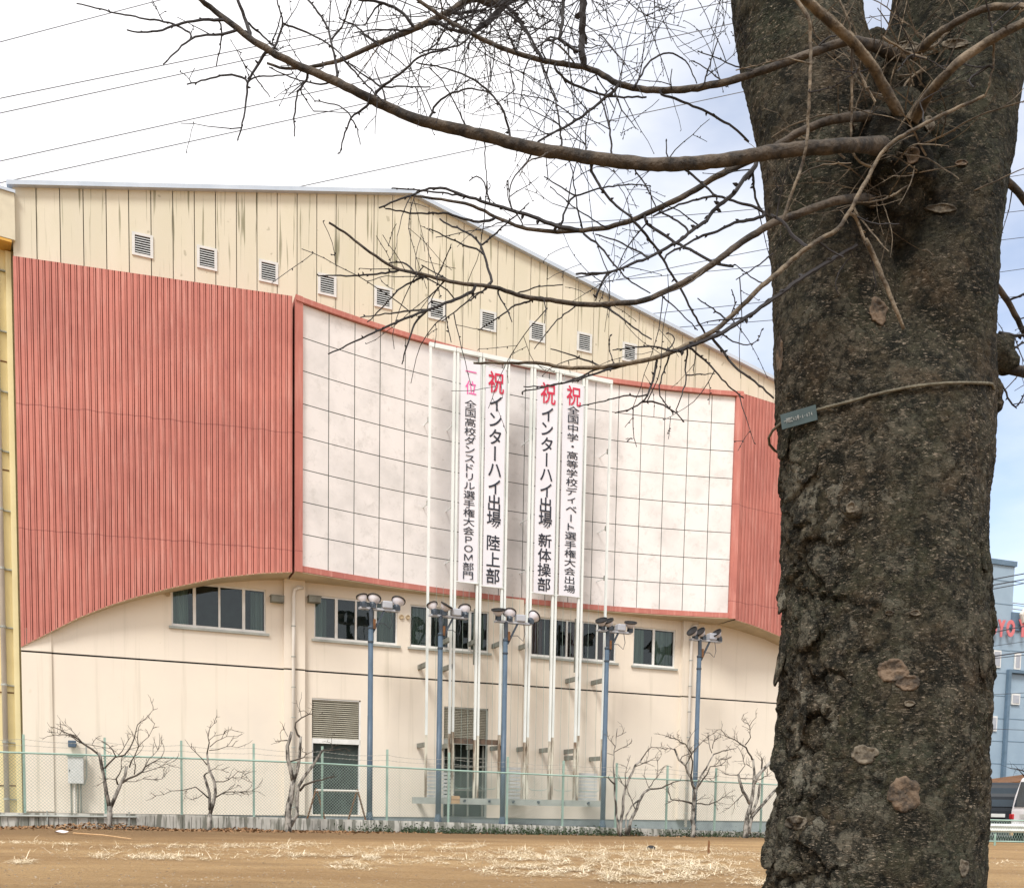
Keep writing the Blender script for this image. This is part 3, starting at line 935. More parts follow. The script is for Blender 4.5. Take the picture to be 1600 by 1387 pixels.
for x in (13.65, 16.47, 17.42):
    p = MB(); p.box(x - 15.2, x + .07 - 15.2, .3, .37, 5.6, 7.45); p.build('upright', 'bracket_grey', RK)

BAN = [
 ('white banner with a pink 一位 heading above small dense black text', 12.93, 13.60, 15.19, 8.18,
  [('一', 'p', 13.27, 14.86, .40, .34), ('位', 'p', 13.27, 14.36, .40, .46)], '全国高校ダンスドリル選手権大会ＰＯＭ部門', 13.99, 8.27, .42, .255, .006),
 ('white banner with red 祝 and large black text ending 陸上部', 13.79, 14.49, 15.14, 8.13,
  [('祝', 'r', 14.15, 14.68, .58, .72)], 'インターハイ出場', 14.28, 10.05, .52, .50, .012),
 ('white banner with red 祝 and large black text ending 新体操部', 15.63, 16.38, 15.11, 8.09,
  [('祝', 'r', 16.02, 14.66, .58, .72)], 'インターハイ出場', 14.24, 10.28, .52, .48, .012),
 ('white banner with red 祝 heading above small dense black text', 16.575, 17.35, 15.13, 8.1,
  [('祝', 'r', 16.97, 14.74, .56, .68)], '全国中学・高等学校ディベート選手権大会出場', 14.42, 8.2, .46, .255, .007)]
TAIL = {1: ('陸上部', 9.83, 8.22), 2: ('新体操部', 10.1, 8.16)}
def ban_y(u, z, s): return .005 * sin(z * 1.7 + s) + .003 * sin(u * 9 + z * .8 + s)
for bi, (lab, u0, u1, zt, zb, heads, body, bz0, bz1, gw, gh, bold) in enumerate(BAN):
    uc = (u0 + u1) / 2
    T = thing('banner', lab, 'banner', B(uc, NR + .07, zt), TH, 'celebration banners hanging in the white frames')
    c = MB(); nx, nz = 6, 60
    for j in range(nz + 1):
        for i in range(nx + 1):
            u = u0 + (u1 - u0) * i / nx; z = zt + (zb - zt) * j / nz
            c.v.append((u - uc, ban_y(u, z, bi), z - zt))
    for j in range(nz):
        for i in range(nx):
            a = j * (nx + 1) + i
            c.f.append((a, a + nx + 1, a + nx + 2, a + 1))
    c.build('cloth', 'cloth_white', T, smooth=True)
    for q_, zz in ((.03, .01), (.05, zb - zt)):
        r = MB(); r.tube([(u0 - uc - q_, .02, zz), (u1 - uc + q_, .02, zz)], .021, 8); r.build('banner_rod', 'post_white', T)
    for x in (u0 - uc + .05, u1 - uc - .05):
        r = MB(); r.tube([(x, .02, .01), (x, .03, RT - zt - .12)], .006, 4); r.build('cord', 'fence_wire', T)
    hd = MB()
    for ch, kk, x, z, ww, hh in heads: put_glyph(hd, ch, x - uc, z - zt, ww, hh, -.013, .012)
    hd.build('heading', 'ink_pink' if heads[0][1] == 'p' else 'ink_red', T)
    tx = MB()
    n = len(body)
    for k, ch in enumerate(body):
        z = bz0 + (bz1 - bz0) * (k + .5) / n
        sc_ = 1.0 if ord(ch) > 128 else .8
        if ord(ch) > 128: put_glyph(tx, ch, .005, z - zt, gw, gh * 1.12, -.013, bold)
        else: put_glyph(tx, ch, .005, z - zt, .36, .36, -.013, .012)
    if bi in TAIL:
        s, a, b = TAIL[bi]
        for k, ch in enumerate(s):
            put_glyph(tx, ch, .005, a + (b - a) * (k + .5) / len(s) - zt, gw, (a - b) / len(s) * .98, -.013, bold)
    tx.build('lettering', 'ink_black', T)

# white slatted bundles and a board at the foot of the rack
for u0, u1, n_, lab in ((11.98, 13.0, 8, 'stack of white slats behind the blue pole, left of the glazed door'), (14.62, 15.42, 9, 'stack of white slats at the foot of the frames, right of the glazed door'),
                     (17.56, 18.4, 8, 'stack of white slats at the right end of the frame row')):
    T = thing('slat_stack', lab, 'slats', B(u0, .62, 1.13), TH, 'slat stacks at the foot of the banner frames')
    for k in range(n_):
        s = MB(); s.box(0, u1 - u0, -.03, .03, k * .125, k * .125 + .085); s.build('slat', 'slat_white', T)
T = thing('leaning_board', 'small tan board leaning under the slats beside the glazed door', 'board', B(12.78, 1.0, .93), TH)
s = MB(); s.prism([(0, 0), (.3, .0), (.3, .26), (.02, .26)], -.02, .02); s.build('board', 'wood_plain', T)
s = MB(); s.box(.0, .3, -.028, -.021, .12, .14); s.build('batten', 'rust', T)

# ================================================================== floodlight poles
def floodlight(u, label, lamps, zc=6.95, zp=6.85):
    n = 1.45
    zb = curb_top(u) - .05
    T = thing('floodlight_pole', label, 'floodlight', B(u, n, zb), TH, 'floodlight poles along the fence')
    H = zc - zb
    p = MB(); p.tube([(0, 0, 0), (0, 0, H * .5), (0, 0, H * .5), (0, 0, H - .55)], [.092, .086, .083, .078], 14); po = p.build('pole', 'pole_blue', T, smooth=True)
    q = MB(); q.box(-.17, .17, -.17, .17, 0, .03); q.tube([(0, 0, .03), (0, 0, .3)], [.13, .09], 10); q.build('base_plate', 'pole_blue', po)
    q = MB()
    q.tube([(0, 0, H - 1.05), (0, 0, H - 1.0)], .094, 12); q.build('pole_band', 'lamp_body', po); q = MB()
    q.tube([(0, 0, H - .62), (0, 0, H - .57)], .094, 12)
    q.tube([(.02, -.01, H - .6), (.0, 0, H)], .07, 10); q.build('pole_top', 'lamp_body', po)
    q = MB(); q.box(.06, .14, -.07, .03, H - .62, H - .32); q.build('rust_plate', 'rust', po)
    c = MB(); c.box(-.36, .92, -.05, .05, H - .03, H + .03); c.box(-.36, .92, .1, .16, H - .03, H + .03)
    c.build('crossbar', 'ballast_grey', T)
    b = MB(); b.bar((.07, 0, H - .72), (.42, 0, H - .03), .028); b.build('brace', 'lamp_body', T)
    x = MB(); x.box(.36, .68, -.10, .16, H + .035, H + .27); x.build('ballast_box', 'ballast_grey', T, bevel=.035)
    w = MB(); pts = [(.62, -.02, H), (.68, -.03, H - .35), (.62, -.02, H - .58), (.42, .0, H - .42), (.12, 0, H - .45)]
    w.tube(pts, .012, 5); w.build('cable', 'wire_black', T)
    for lx, ly, (dx, dy, dz), r in lamps:
        d = Vector((dx, dy, dz)).normalized()
        base = Vector((lx, ly, H + .14))
        lb = MB(); lb.obox(Vector((lx, ly, H + .07)), (.075, 0, 0), (0, .09, 0), (0, 0, .06)); lb.bar((lx - .09, ly, H + .03), tuple(base + Vector((-.09, 0, .06))), .014); lb.bar((lx + .09, ly, H + .03), tuple(base + Vector((.09, 0, .06))), .014)
        lb.lathe(base - d * .10, d, [(0, .0), (0, .07), (.12, .085), (.16, .06)], 12)
        lo = lb.build('lamp', 'lamp_body', T)
        rf = MB(); rf.lathe(base + d * .02, d, [(0, .06), (.05, r * .62), (.12, r * .86), (.20, r)], 20); rf.build('reflector', 'lamp_grey', lo, smooth=True)
        rm = MB(); rm.lathe(base + d * .215, d, [(0, r), (-.012, r + .022), (.03, r + .026), (.03, r - .01), (0, r - .01)], 20)
        rm.lathe(base + d * .2, d, [(.02, r - .005), (.0, r * .6), (-.01, 0)], 20); rm.build('lamp_rim', 'black', lo, smooth=True)
UPA = (.12, .42, .9)
floodlight(9.905, 'blue floodlight pole before the second window, lamps tipped up', [(-.24, 0, (-.15, .3, .9), .16), (.06, -.02, (.25, .4, .9), .2), (.84, 0, (.3, .35, .9), .2)])
floodlight(12.19, 'blue floodlight pole before the glazed door, its middle lamp showing a dark mouth', [(-.22, 0, (-.2, .4, .9), .16), (.08, -.03, (.35, -.35, .8), .19), (.84, 0, (.05, .5, .8), .19)], 6.93)
floodlight(14.45, 'blue floodlight pole below the big-lettered banner, lamps spread apart', [(-.27, 0, (-.15, -.30, .85), .21), (.14, .02, (.2, .5, .85), .2), (.9, 0, (.75, .35, .7), .2)], 6.94)
floodlight(18.24, 'blue floodlight pole beside the last empty banner frame, lamps with dark mouths', [(-.2, 0, (-.4, -.35, .8), .19), (.08, 0, (-.5, -.25, .8), .19), (.88, 0, (-.1, -.32, .85), .2)], 6.96)
floodlight(21.99, 'blue floodlight pole before the corner pilaster, all its lamps tilted over sideways', [(-.2, 0, (-.75, -.2, .6), .19), (.14, 0, (-.8, -.15, .65), .19), (.82, 0, (-.75, -.12, .75), .19)], 6.96)

# ================================================================== fence and low wall
NF = 2.45
U0, U1 = -7.8, 32.2
FE = thing('chain_link_fence', 'pale green chain link fence with taut top rail along the foot of the hall', 'fence', B(0, NF, 0), TH)
def ztop(u): return interp(u, [(-10, 2.573), (8, 2.573), (12, 2.54), (16, 2.42), (20, 2.385), (24, 2.33), (34, 2.2)])
def zrail(u): return interp(u, [(-10, 2.08), (6, 2.08), (8, 2.06), (12, 1.98), (16, 1.925), (20, 1.90), (24, 1.845), (34, 1.7)])
u = .2 - 8
pu = []
while u < 32.5: pu.append(u); u += 2.0
for u in pu:
    p = MB(); p.box(u - .03, u + .03, -.03, .03, curb_top(u) - .2, ztop(u)); p.build('post', 'fence_green', FE)
mb = MB()
for a, b in zip(pu, pu[1:]): mb.tube([(a, -.02, zrail(a)), (b, -.02, zrail(b))], .026, 8)
mb.build('rail', 'fence_green', FE)
mb = MB()
pit = .092
def wire(a, b, r):
    mb.tube([a, b], r, 3, False)
u = U0 - 1.8
while u < U1:
    for s in (1, -1):
        ua, ub = u, u + 1.62
        if s < 0: ua, ub = ub, ua
        za, zb = curb_top(u) + .03, zrail(u)
        # clip to the fence length
        t0, t1 = 0.0, 1.0
        lo, hi = min(ua, ub), max(ua, ub)
        if lo < U0 + .02 or hi > U1: continue
        k_ = (zb - za) / 1.62
        wire((ua, -.035 - .004 * s, za), (ub, -.035 - .004 * s, zrail(ub)), .0038)
    u += pit
mb.build('mesh', 'fence_wire', FE)
mb = MB()
for dz, sg in ((.20, .03), (.36, .06)):
    for a, b in zip(pu, pu[1:]):
        pts = []
        for k in range(7):
            t = k / 6; uu = a + (b - a) * t
            pts.append((uu, -.03, zrail(uu) + dz - sg * 4 * t * (1 - t) + random.uniform(-.008, .008)))
        mb.tube(pts, .005, 3, False)
        for k in range(18):
            t = (k + .5) / 18; uu = a + (b - a) * t; zz = zrail(uu) + dz - sg * 4 * t * (1 - t)
            mb.tube([(uu - .02, -.045, zz - .02), (uu + .02, -.015, zz + .02)], .003, 3, False)
mb.build('barbed_wire', 'barb_wire', FE)

CW = thing('low_block_wall', 'low stained concrete block wall under the chain link fence', 'wall', B(0, NF, 0), TH)
mb = MB(); cp = MB()
u = U0
rnd = random.Random(5)
while u < U1:
    w_ = .245
    d = rnd.uniform(-.008, .008)
    z1 = (curb_top(u) + curb_top(u + w_)) / 2 - rnd.uniform(.03, .055)
    mb.box(u + .006, u + w_ - .006, -.12 + d, .12, curb_base(u) - .25, z1)
    u += w_
for a, b in zip(pu, pu[1:]):
    k_ = 4
    for k in range(k_):
        x, y = a + (b - a) * k / k_, a + (b - a) * (k + 1) / k_
        i = len(cp.v)
        zt_, zt2 = curb_top(x), curb_top(y)
        for q in ((x, -.10, zt_ - .075), (y, -.10, zt2 - .075), (y, .10, zt2 - .075), (x, .10, zt_ - .075), (x, -.10, zt_), (y, -.10, zt2), (y, .10, zt2), (x, .10, zt_)): cp.v.append(q)
        cp.f += [tuple(i + m for m in q) for q in ((0, 3, 2, 1), (4, 5, 6, 7), (0, 1, 5, 4), (1, 2, 6, 5), (2, 3, 7, 6), (3, 0, 4, 7))]
mb.build('block', 'stained_concrete', CW)
cp.build('coping', 'stained_concrete', CW)

# ================================================================== things on the wall and by the fence
# electric cabinet on conduits
u0, z1 = wall_at(106, 1181, .2); u1, z0 = wall_at(131, 1224, .2)
T = thing('electric_cabinet', 'white electric cabinet on dark conduits fixed to the wall by the near corner', 'cabinet', B((u0 + u1) / 2, 0, .4), TH)
uc = (u0 + u1) / 2
s = MB(); s.box(u0 - uc, u1 - uc, -.32, -.06, z0 - .4, z1 - .4); s.build('box', 'vent_white', T, bevel=.012)
s = MB(); s.box(u0 - uc - .03, u1 - uc + .03, -.36, -.05, z1 - .4, z1 - .37); s.build('hood', 'fence_green', T)
s = MB(); s.box(u0 - uc + .03, u0 - uc + .05, -.335, -.32, (z0 + z1) / 2 - .45, (z0 + z1) / 2 - .39); s.build('latch', 'black', T)
for k in range(4):
    s = MB(); x = -.13 + k * .085; s.tube([(x, -.2, -.2), (x, -.2, z0 - .4)], .028, 8); s.build('conduit', 'bracket_grey' if k != 1 else 'pipe_white', T)
s = MB(); s.tube([(u1 - uc - .1, -.2, z0 - .42), (u1 - uc + .02, -.2, z0 - .42), (u1 - uc + .08, -.2, z0 - .2), (u1 - uc + .08, -.2, z1 - .1), (u1 - uc, -.15, z1 + .02), (u0 - uc + .3, -.12, z1 + .02)], .022, 8); s.build('bent_conduit', 'galvanised', T)
T = thing('wall_lamp', 'small dark floodlight fixed to the wall above the white electric cabinet', 'lamp', B(*[wall_at(113, 1162)[0], 0, wall_at(113, 1162)[1]]), TH)
s = MB(); s.box(-.11, .11, -.2, -.06, -.1, .1); s.build('housing', 'pole_blue', T, bevel=.02)
s = MB(); s.bar((.1, -.1, 0), (.1, 0, 0), .02); s.build('arm', 'galvanised', T)
# folding barricade in front of the left door
T = thing('barricade', 'white pipe barricade on rusty A-shaped legs before the dark doorway', 'barricade', B(8.95, 1.7, curb_top(9) - .05), TH)
s = MB(); s.tube([(-.8, 0, .92), (.55, 0, .92)], .035, 8); s.build('pipe', 'pipe_white', T)
for x in (-.78, .5):
    for d in (-.28, .28):
        s = MB(); s.tube([(x, 0, .98), (x + d, .02, 0)], .03, 6); s.build('leg', 'rust', T)

# ================================================================== bare pruned trees along the fence
def wander(pts, j, rnd):
    """add intermediate points with jitter to a traced line"""
    out = [Vector(pts[0])]
    for a, b in zip(pts, pts[1:]):
        a, b = Vector(a), Vector(b)
        k = max(1, int((b - a).length / (j * 7)))
        for i in range(1, k + 1):
            p = a.lerp(b, i / k)
            if i < k: p = p + Vector([rnd.uniform(-j, j) for _ in range(3)])
            out.append(p)
    return out
def small_tree(label, off, sc, trunk, limbs, n=3.3, twig=1.0, seed=0):
    rnd = random.Random(seed)
    def pt(q, dn=0):
        u, z = wall_at(off[0] + q[0] / sc, off[1] + q[1] / sc, n + dn)
        return B(u, n + dn, z)
    base = pt(trunk[0][0][0])
    base.z = min(base.z, gz(base.x, base.y))
    T = thing('pruned_tree', label, 'tree', base, 0, 'bare pruned trees along the fence')
    mpp = (base.y) / F / sc
    tb = MB(); lb = MB(); tw = MB()
    used = []
    for line, r0, r1 in trunk:
        pts = [pt(q) for q in line]
        if line is trunk[0][0]: pts[0].z = base.z - .1
        w = wander(pts, .03, rnd)
        m = len(w)
        tb.tube(w, [(r0 + (r1 - r0) * i / (m - 1)) * mpp * rnd.uniform(.93, 1.07) for i in range(m)], 9)
        used += [(q, 0) for q in w]
    for line, r0, r1 in limbs:
        dn0 = 0
        p0 = pt(line[0])
        best = min(used, key=lambda q: (q[0] - p0).length if True else 0)
        dn0 = best[1]
        sl = rnd.uniform(-.35, .5)
        acc = 0; pts = []; last = None
        tl = sum(math.hypot(b[0] - a[0], b[1] - a[1]) for a, b in zip(line, line[1:]))
        for q in line:
            if last: acc += math.hypot(q[0] - last[0], q[1] - last[1])
            last = q
            pts.append((pt(q, dn0 + sl * acc * mpp), dn0 + sl * acc * mpp))
        w = wander([q[0] for q in pts], .02, rnd)
        m = len(w)
        rr = [max(.004, (r0 + (r1 - r0) * i / max(1, m - 1)) * mpp) for i in range(m)]
        (lb if r0 > 3 else tw).tube(w, rr, 6 if r0 > 5 else 5)
        used += pts
        for i in range(m):
            f = i / max(1, m - 1)
            if f < .3: continue
            for _ in range((1 if rnd.random() < .85 * twig else 0) + (1 if rnd.random() < .35 * twig else 0)):
                d = (w[min(i + 1, m - 1)] - w[max(i - 1, 0)]).normalized()
                side = Vector([rnd.gauss(0, 1) for _ in range(3)]); side = (side - d * side.dot(d)).normalized()
                dd = (d * .7 + side * .7 + Vector((0, 0, .15))).normalized()
                p = w[i]; q = [p]
                ln = rnd.uniform(.12, .36)
                for s in range(4):
                    dd = (dd + Vector([rnd.gauss(0, .2) for _ in range(3)])).normalized()
                    p = p + dd * ln / 4 * 1.2; q.append(p)
                    if rnd.random() < .5:
                        e = (dd + Vector([rnd.gauss(0, .7) for _ in range(3)])).normalized()
                        tw.tube([p, p + e * ln * .25, p + e * ln * .45 + Vector((0, 0, .02))], [.006, .005, .0035], 3, False)
                tw.tube(q, [.0085, .0075, .0065, .0055, .004], 4, False)
    tb.build('trunk', 'small_bark', T, smooth=True, off=base)
    lb.build('branches', 'small_twig', T, smooth=True, off=base)
    if tw.v: tw.build('twigs', 'small_twig', T, off=base)
small_tree('twin-stemmed bare tree beside the white electric cabinet', (80, 1100), 6.305,
 [([(580, 1225), (578, 1100), (575, 1000)], 27, 25), ([(575, 1010), (545, 880), (520, 720), (500, 620), (480, 510), (465, 475)], 20, 14), ([(588, 1010), (625, 920), (660, 840), (690, 770), (742, 608)], 20, 13)],
 [([(465, 490), (400, 440), (320, 390), (260, 340), (190, 300), (90, 250), (25, 225)], 11, 3), ([(320, 390), (220, 330), (130, 290), (20, 305)], 6, 2), ([(300, 370), (250, 310), (205, 260), (150, 215)], 5, 2),
  ([(320, 390), (400, 400), (500, 420), (570, 430)], 4, 2), ([(525, 630), (570, 580), (630, 520), (720, 500), (770, 440), (800, 380), (830, 280), (850, 200), (930, 140), (1005, 55)], 10, 2), ([(640, 520), (600, 440), (560, 400), (540, 380)], 6, 2),
  ([(660, 500), (720, 420), (760, 350), (790, 310)], 5, 2), ([(770, 620), (820, 510), (860, 420), (850, 330), (860, 230)], 7, 3), ([(850, 430), (900, 370), (960, 320), (1000, 240), (1020, 190)], 4, 2),
  ([(700, 770), (760, 730), (840, 700), (900, 660), (920, 620), (1000, 570), (1080, 530), (1110, 470)], 13, 3), ([(820, 690), (830, 600), (820, 560)], 6, 3), ([(920, 630), (960, 540), (1050, 450), (1090, 390)], 4, 2),
  ([(900, 670), (1000, 640), (1100, 600), (1195, 565)], 4, 2), ([(900, 730), (1000, 740), (1090, 735), (1110, 715)], 4, 2), ([(655, 790), (640, 730), (690, 640), (690, 560)], 9, 3), ([(640, 740), (560, 730)], 5, 2), ([(740, 760), (830, 760), (900, 735)], 4, 2)], seed=1)
small_tree('small bare tree with flat side limbs standing alone between cabinet and downpipe', (240, 1120), 7.3,
 [([(630, 1330), (635, 1220), (640, 1100)], 27, 25), ([(642, 1110), (680, 980), (705, 860), (695, 740), (640, 610), (620, 520), (610, 400)], 22, 10), ([(640, 1060), (640, 880), (600, 740), (575, 665)], 17, 13)],
 [([(625, 920), (560, 860), (480, 795), (390, 820), (320, 835), (200, 840), (120, 880), (30, 895)], 9, 2), ([(560, 880), (500, 920), (440, 940), (380, 910)], 4, 2), ([(610, 545), (550, 470), (480, 400), (390, 300)], 7, 2),
  ([(612, 400), (635, 290), (620, 230), (640, 130), (690, 70)], 8, 2), ([(640, 340), (720, 270), (830, 220), (960, 220)], 5, 2), ([(630, 265), (690, 215), (800, 190), (885, 140)], 4, 2), ([(635, 378), (730, 370), (830, 335), (960, 345)], 5, 2),
  ([(705, 735), (800, 735), (900, 680), (960, 620), (1010, 630)], 7, 2), ([(900, 690), (1000, 690), (1080, 630)], 4, 2), ([(715, 910), (780, 870), (900, 850), (1050, 845), (1200, 850)], 9, 2), ([(780, 875), (900, 880), (1000, 855)], 4, 2),
  ([(790, 860), (850, 830), (940, 800)], 4, 2), ([(650, 610), (690, 590), (770, 600)], 3, 2), ([(575, 665), (600, 640), (625, 630)], 11, 7)], seed=2)
small_tree('whitish pruned tree with stubby limbs and a leaning second stem before the left door', (430, 1100), 6.6,
 [([(140, 1330), (130, 1130), (165, 950), (187, 780)], 40, 25), ([(187, 800), (160, 680), (130, 560), (125, 430), (150, 360), (170, 280)], 24, 14), ([(190, 780), (240, 620), (255, 480), (262, 330)], 19, 14),
  ([(160, 1255), (225, 1130), (225, 960), (240, 850), (300, 740), (380, 640), (450, 530), (490, 470)], 20, 13)],
 [([(262, 345), (230, 310), (205, 240), (210, 190), (270, 140), (350, 100), (470, 100)], 13, 3), ([(350, 105), (300, 65)], 4, 2), ([(270, 140), (250, 0)], 3, 2), ([(125, 370), (60, 375), (0, 380)], 7, 3), ([(60, 370), (50, 300)], 3, 2), ([(130, 330), (75, 210)], 3, 2),
  ([(150, 590), (220, 570), (300, 545), (320, 500), (280, 485)], 9, 3), ([(320, 515), (380, 490)], 4, 2), ([(310, 550), (400, 550)], 4, 2), ([(490, 470), (560, 475), (640, 465), (720, 450)], 8, 2), ([(590, 470), (580, 350)], 3, 2), ([(255, 890), (300, 830), (380, 800), (480, 780), (600, 740)], 13, 6)], twig=.7, seed=3)
small_tree('clump of slender pale bare stems between two blue floodlight poles', (940, 1120), 5.714,
 [([(170, 1050), (180, 880), (210, 640), (250, 540), (300, 430), (350, 385)], 15, 9), ([(155, 1045), (130, 870), (115, 700), (115, 560), (110, 300), (130, 180), (140, 100)], 13, 3), ([(235, 1050), (260, 920), (330, 760), (380, 670), (430, 640)], 17, 11), ([(215, 1045), (220, 880), (270, 790), (330, 740)], 9, 7)],
 [([(120, 600), (60, 540), (20, 530)], 8, 3), ([(115, 310), (190, 270), (265, 230)], 4, 2), ([(120, 260), (60, 190)], 4, 2), ([(140, 170), (220, 130)], 3, 2), ([(115, 340), (50, 320)], 3, 2), ([(350, 385), (400, 310), (440, 270), (530, 270)], 6, 2), ([(330, 400), (430, 420)], 4, 2),
  ([(300, 440), (400, 400), (480, 360)], 4, 2), ([(430, 640), (540, 630), (640, 580), (770, 560)], 9, 3), ([(420, 630), (490, 540), (550, 450)], 5, 2), ([(420, 625), (380, 520)], 3, 2), ([(500, 530), (500, 390)], 3, 2), ([(300, 820), (240, 680), (230, 640)], 5, 3), ([(210, 620), (150, 560)], 4, 2), ([(210, 640), (215, 500), (240, 400)], 4, 2)], seed=4)
small_tree('single-trunk bare tree straight in front of a blue floodlight pole', (940, 1120), 5.714,
 [([(815, 1080), (820, 800), (835, 640)], 23, 16), ([(835, 650), (800, 540), (750, 430), (690, 380), (650, 280)], 13, 8), ([(845, 650), (900, 500), (960, 400), (1000, 330)], 11, 6)],
 [([(1000, 330), (1080, 300), (1200, 280)], 6, 3), ([(860, 620), (940, 510), (970, 440), (1060, 430), (1100, 400)], 8, 3), ([(800, 560), (810, 430), (800, 320), (750, 240), (650, 190), (570, 165)], 7, 3), ([(810, 310), (870, 250), (940, 180), (990, 150)], 5, 2), ([(750, 430), (800, 340), (820, 310)], 5, 3), ([(700, 390), (720, 350), (800, 320)], 5, 2),
  ([(770, 220), (800, 160)], 4, 2), ([(985, 320), (960, 240), (960, 150)], 4, 2), ([(990, 280), (1010, 200), (1060, 180)], 4, 2), ([(805, 770), (720, 745), (620, 735), (600, 670)], 10, 3), ([(850, 770), (960, 780), (1050, 740), (1130, 680)], 7, 2), ([(840, 750), (900, 710)], 4, 2), ([(650, 290), (570, 270)], 4, 2), ([(830, 540), (1000, 545)], 3, 2), ([(1000, 440), (1060, 370), (1120, 380)], 3, 2)], twig=1.3, seed=5)
small_tree('many-stemmed pale bare tree partly hidden by the great trunk', (940, 1120), 5.714,
 [([(1280, 1070), (1300, 880), (1340, 740), (1360, 560), (1355, 370)], 25, 9), ([(1320, 770), (1260, 660), (1230, 560), (1220, 505)], 15, 11), ([(1310, 1040), (1340, 890), (1420, 800), (1480, 730), (1560, 640)], 19, 11), ([(1330, 870), (1400, 700), (1415, 590)], 13, 10), ([(1360, 590), (1440, 470), (1510, 400)], 17, 13)],
 [([(1345, 380), (1335, 350), (1290, 270), (1190, 200), (1110, 170), (1065, 110)], 9, 3), ([(1280, 250), (1330, 180), (1320, 80), (1380, 0)], 5, 2), ([(1320, 75), (1250, 20)], 3, 2), ([(1240, 545), (1340, 550)], 5, 3), ([(1220, 520), (1110, 510), (1070, 480)], 4, 2), ([(1220, 510), (1280, 430), (1260, 350), (1220, 270)], 4, 2), ([(1340, 450), (1290, 410)], 3, 2),
  ([(1260, 690), (1190, 760), (1140, 810)], 5, 2), ([(1430, 480), (1430, 365)], 9, 7), ([(1400, 560), (1480, 520), (1480, 460)], 5, 3)], seed=6)

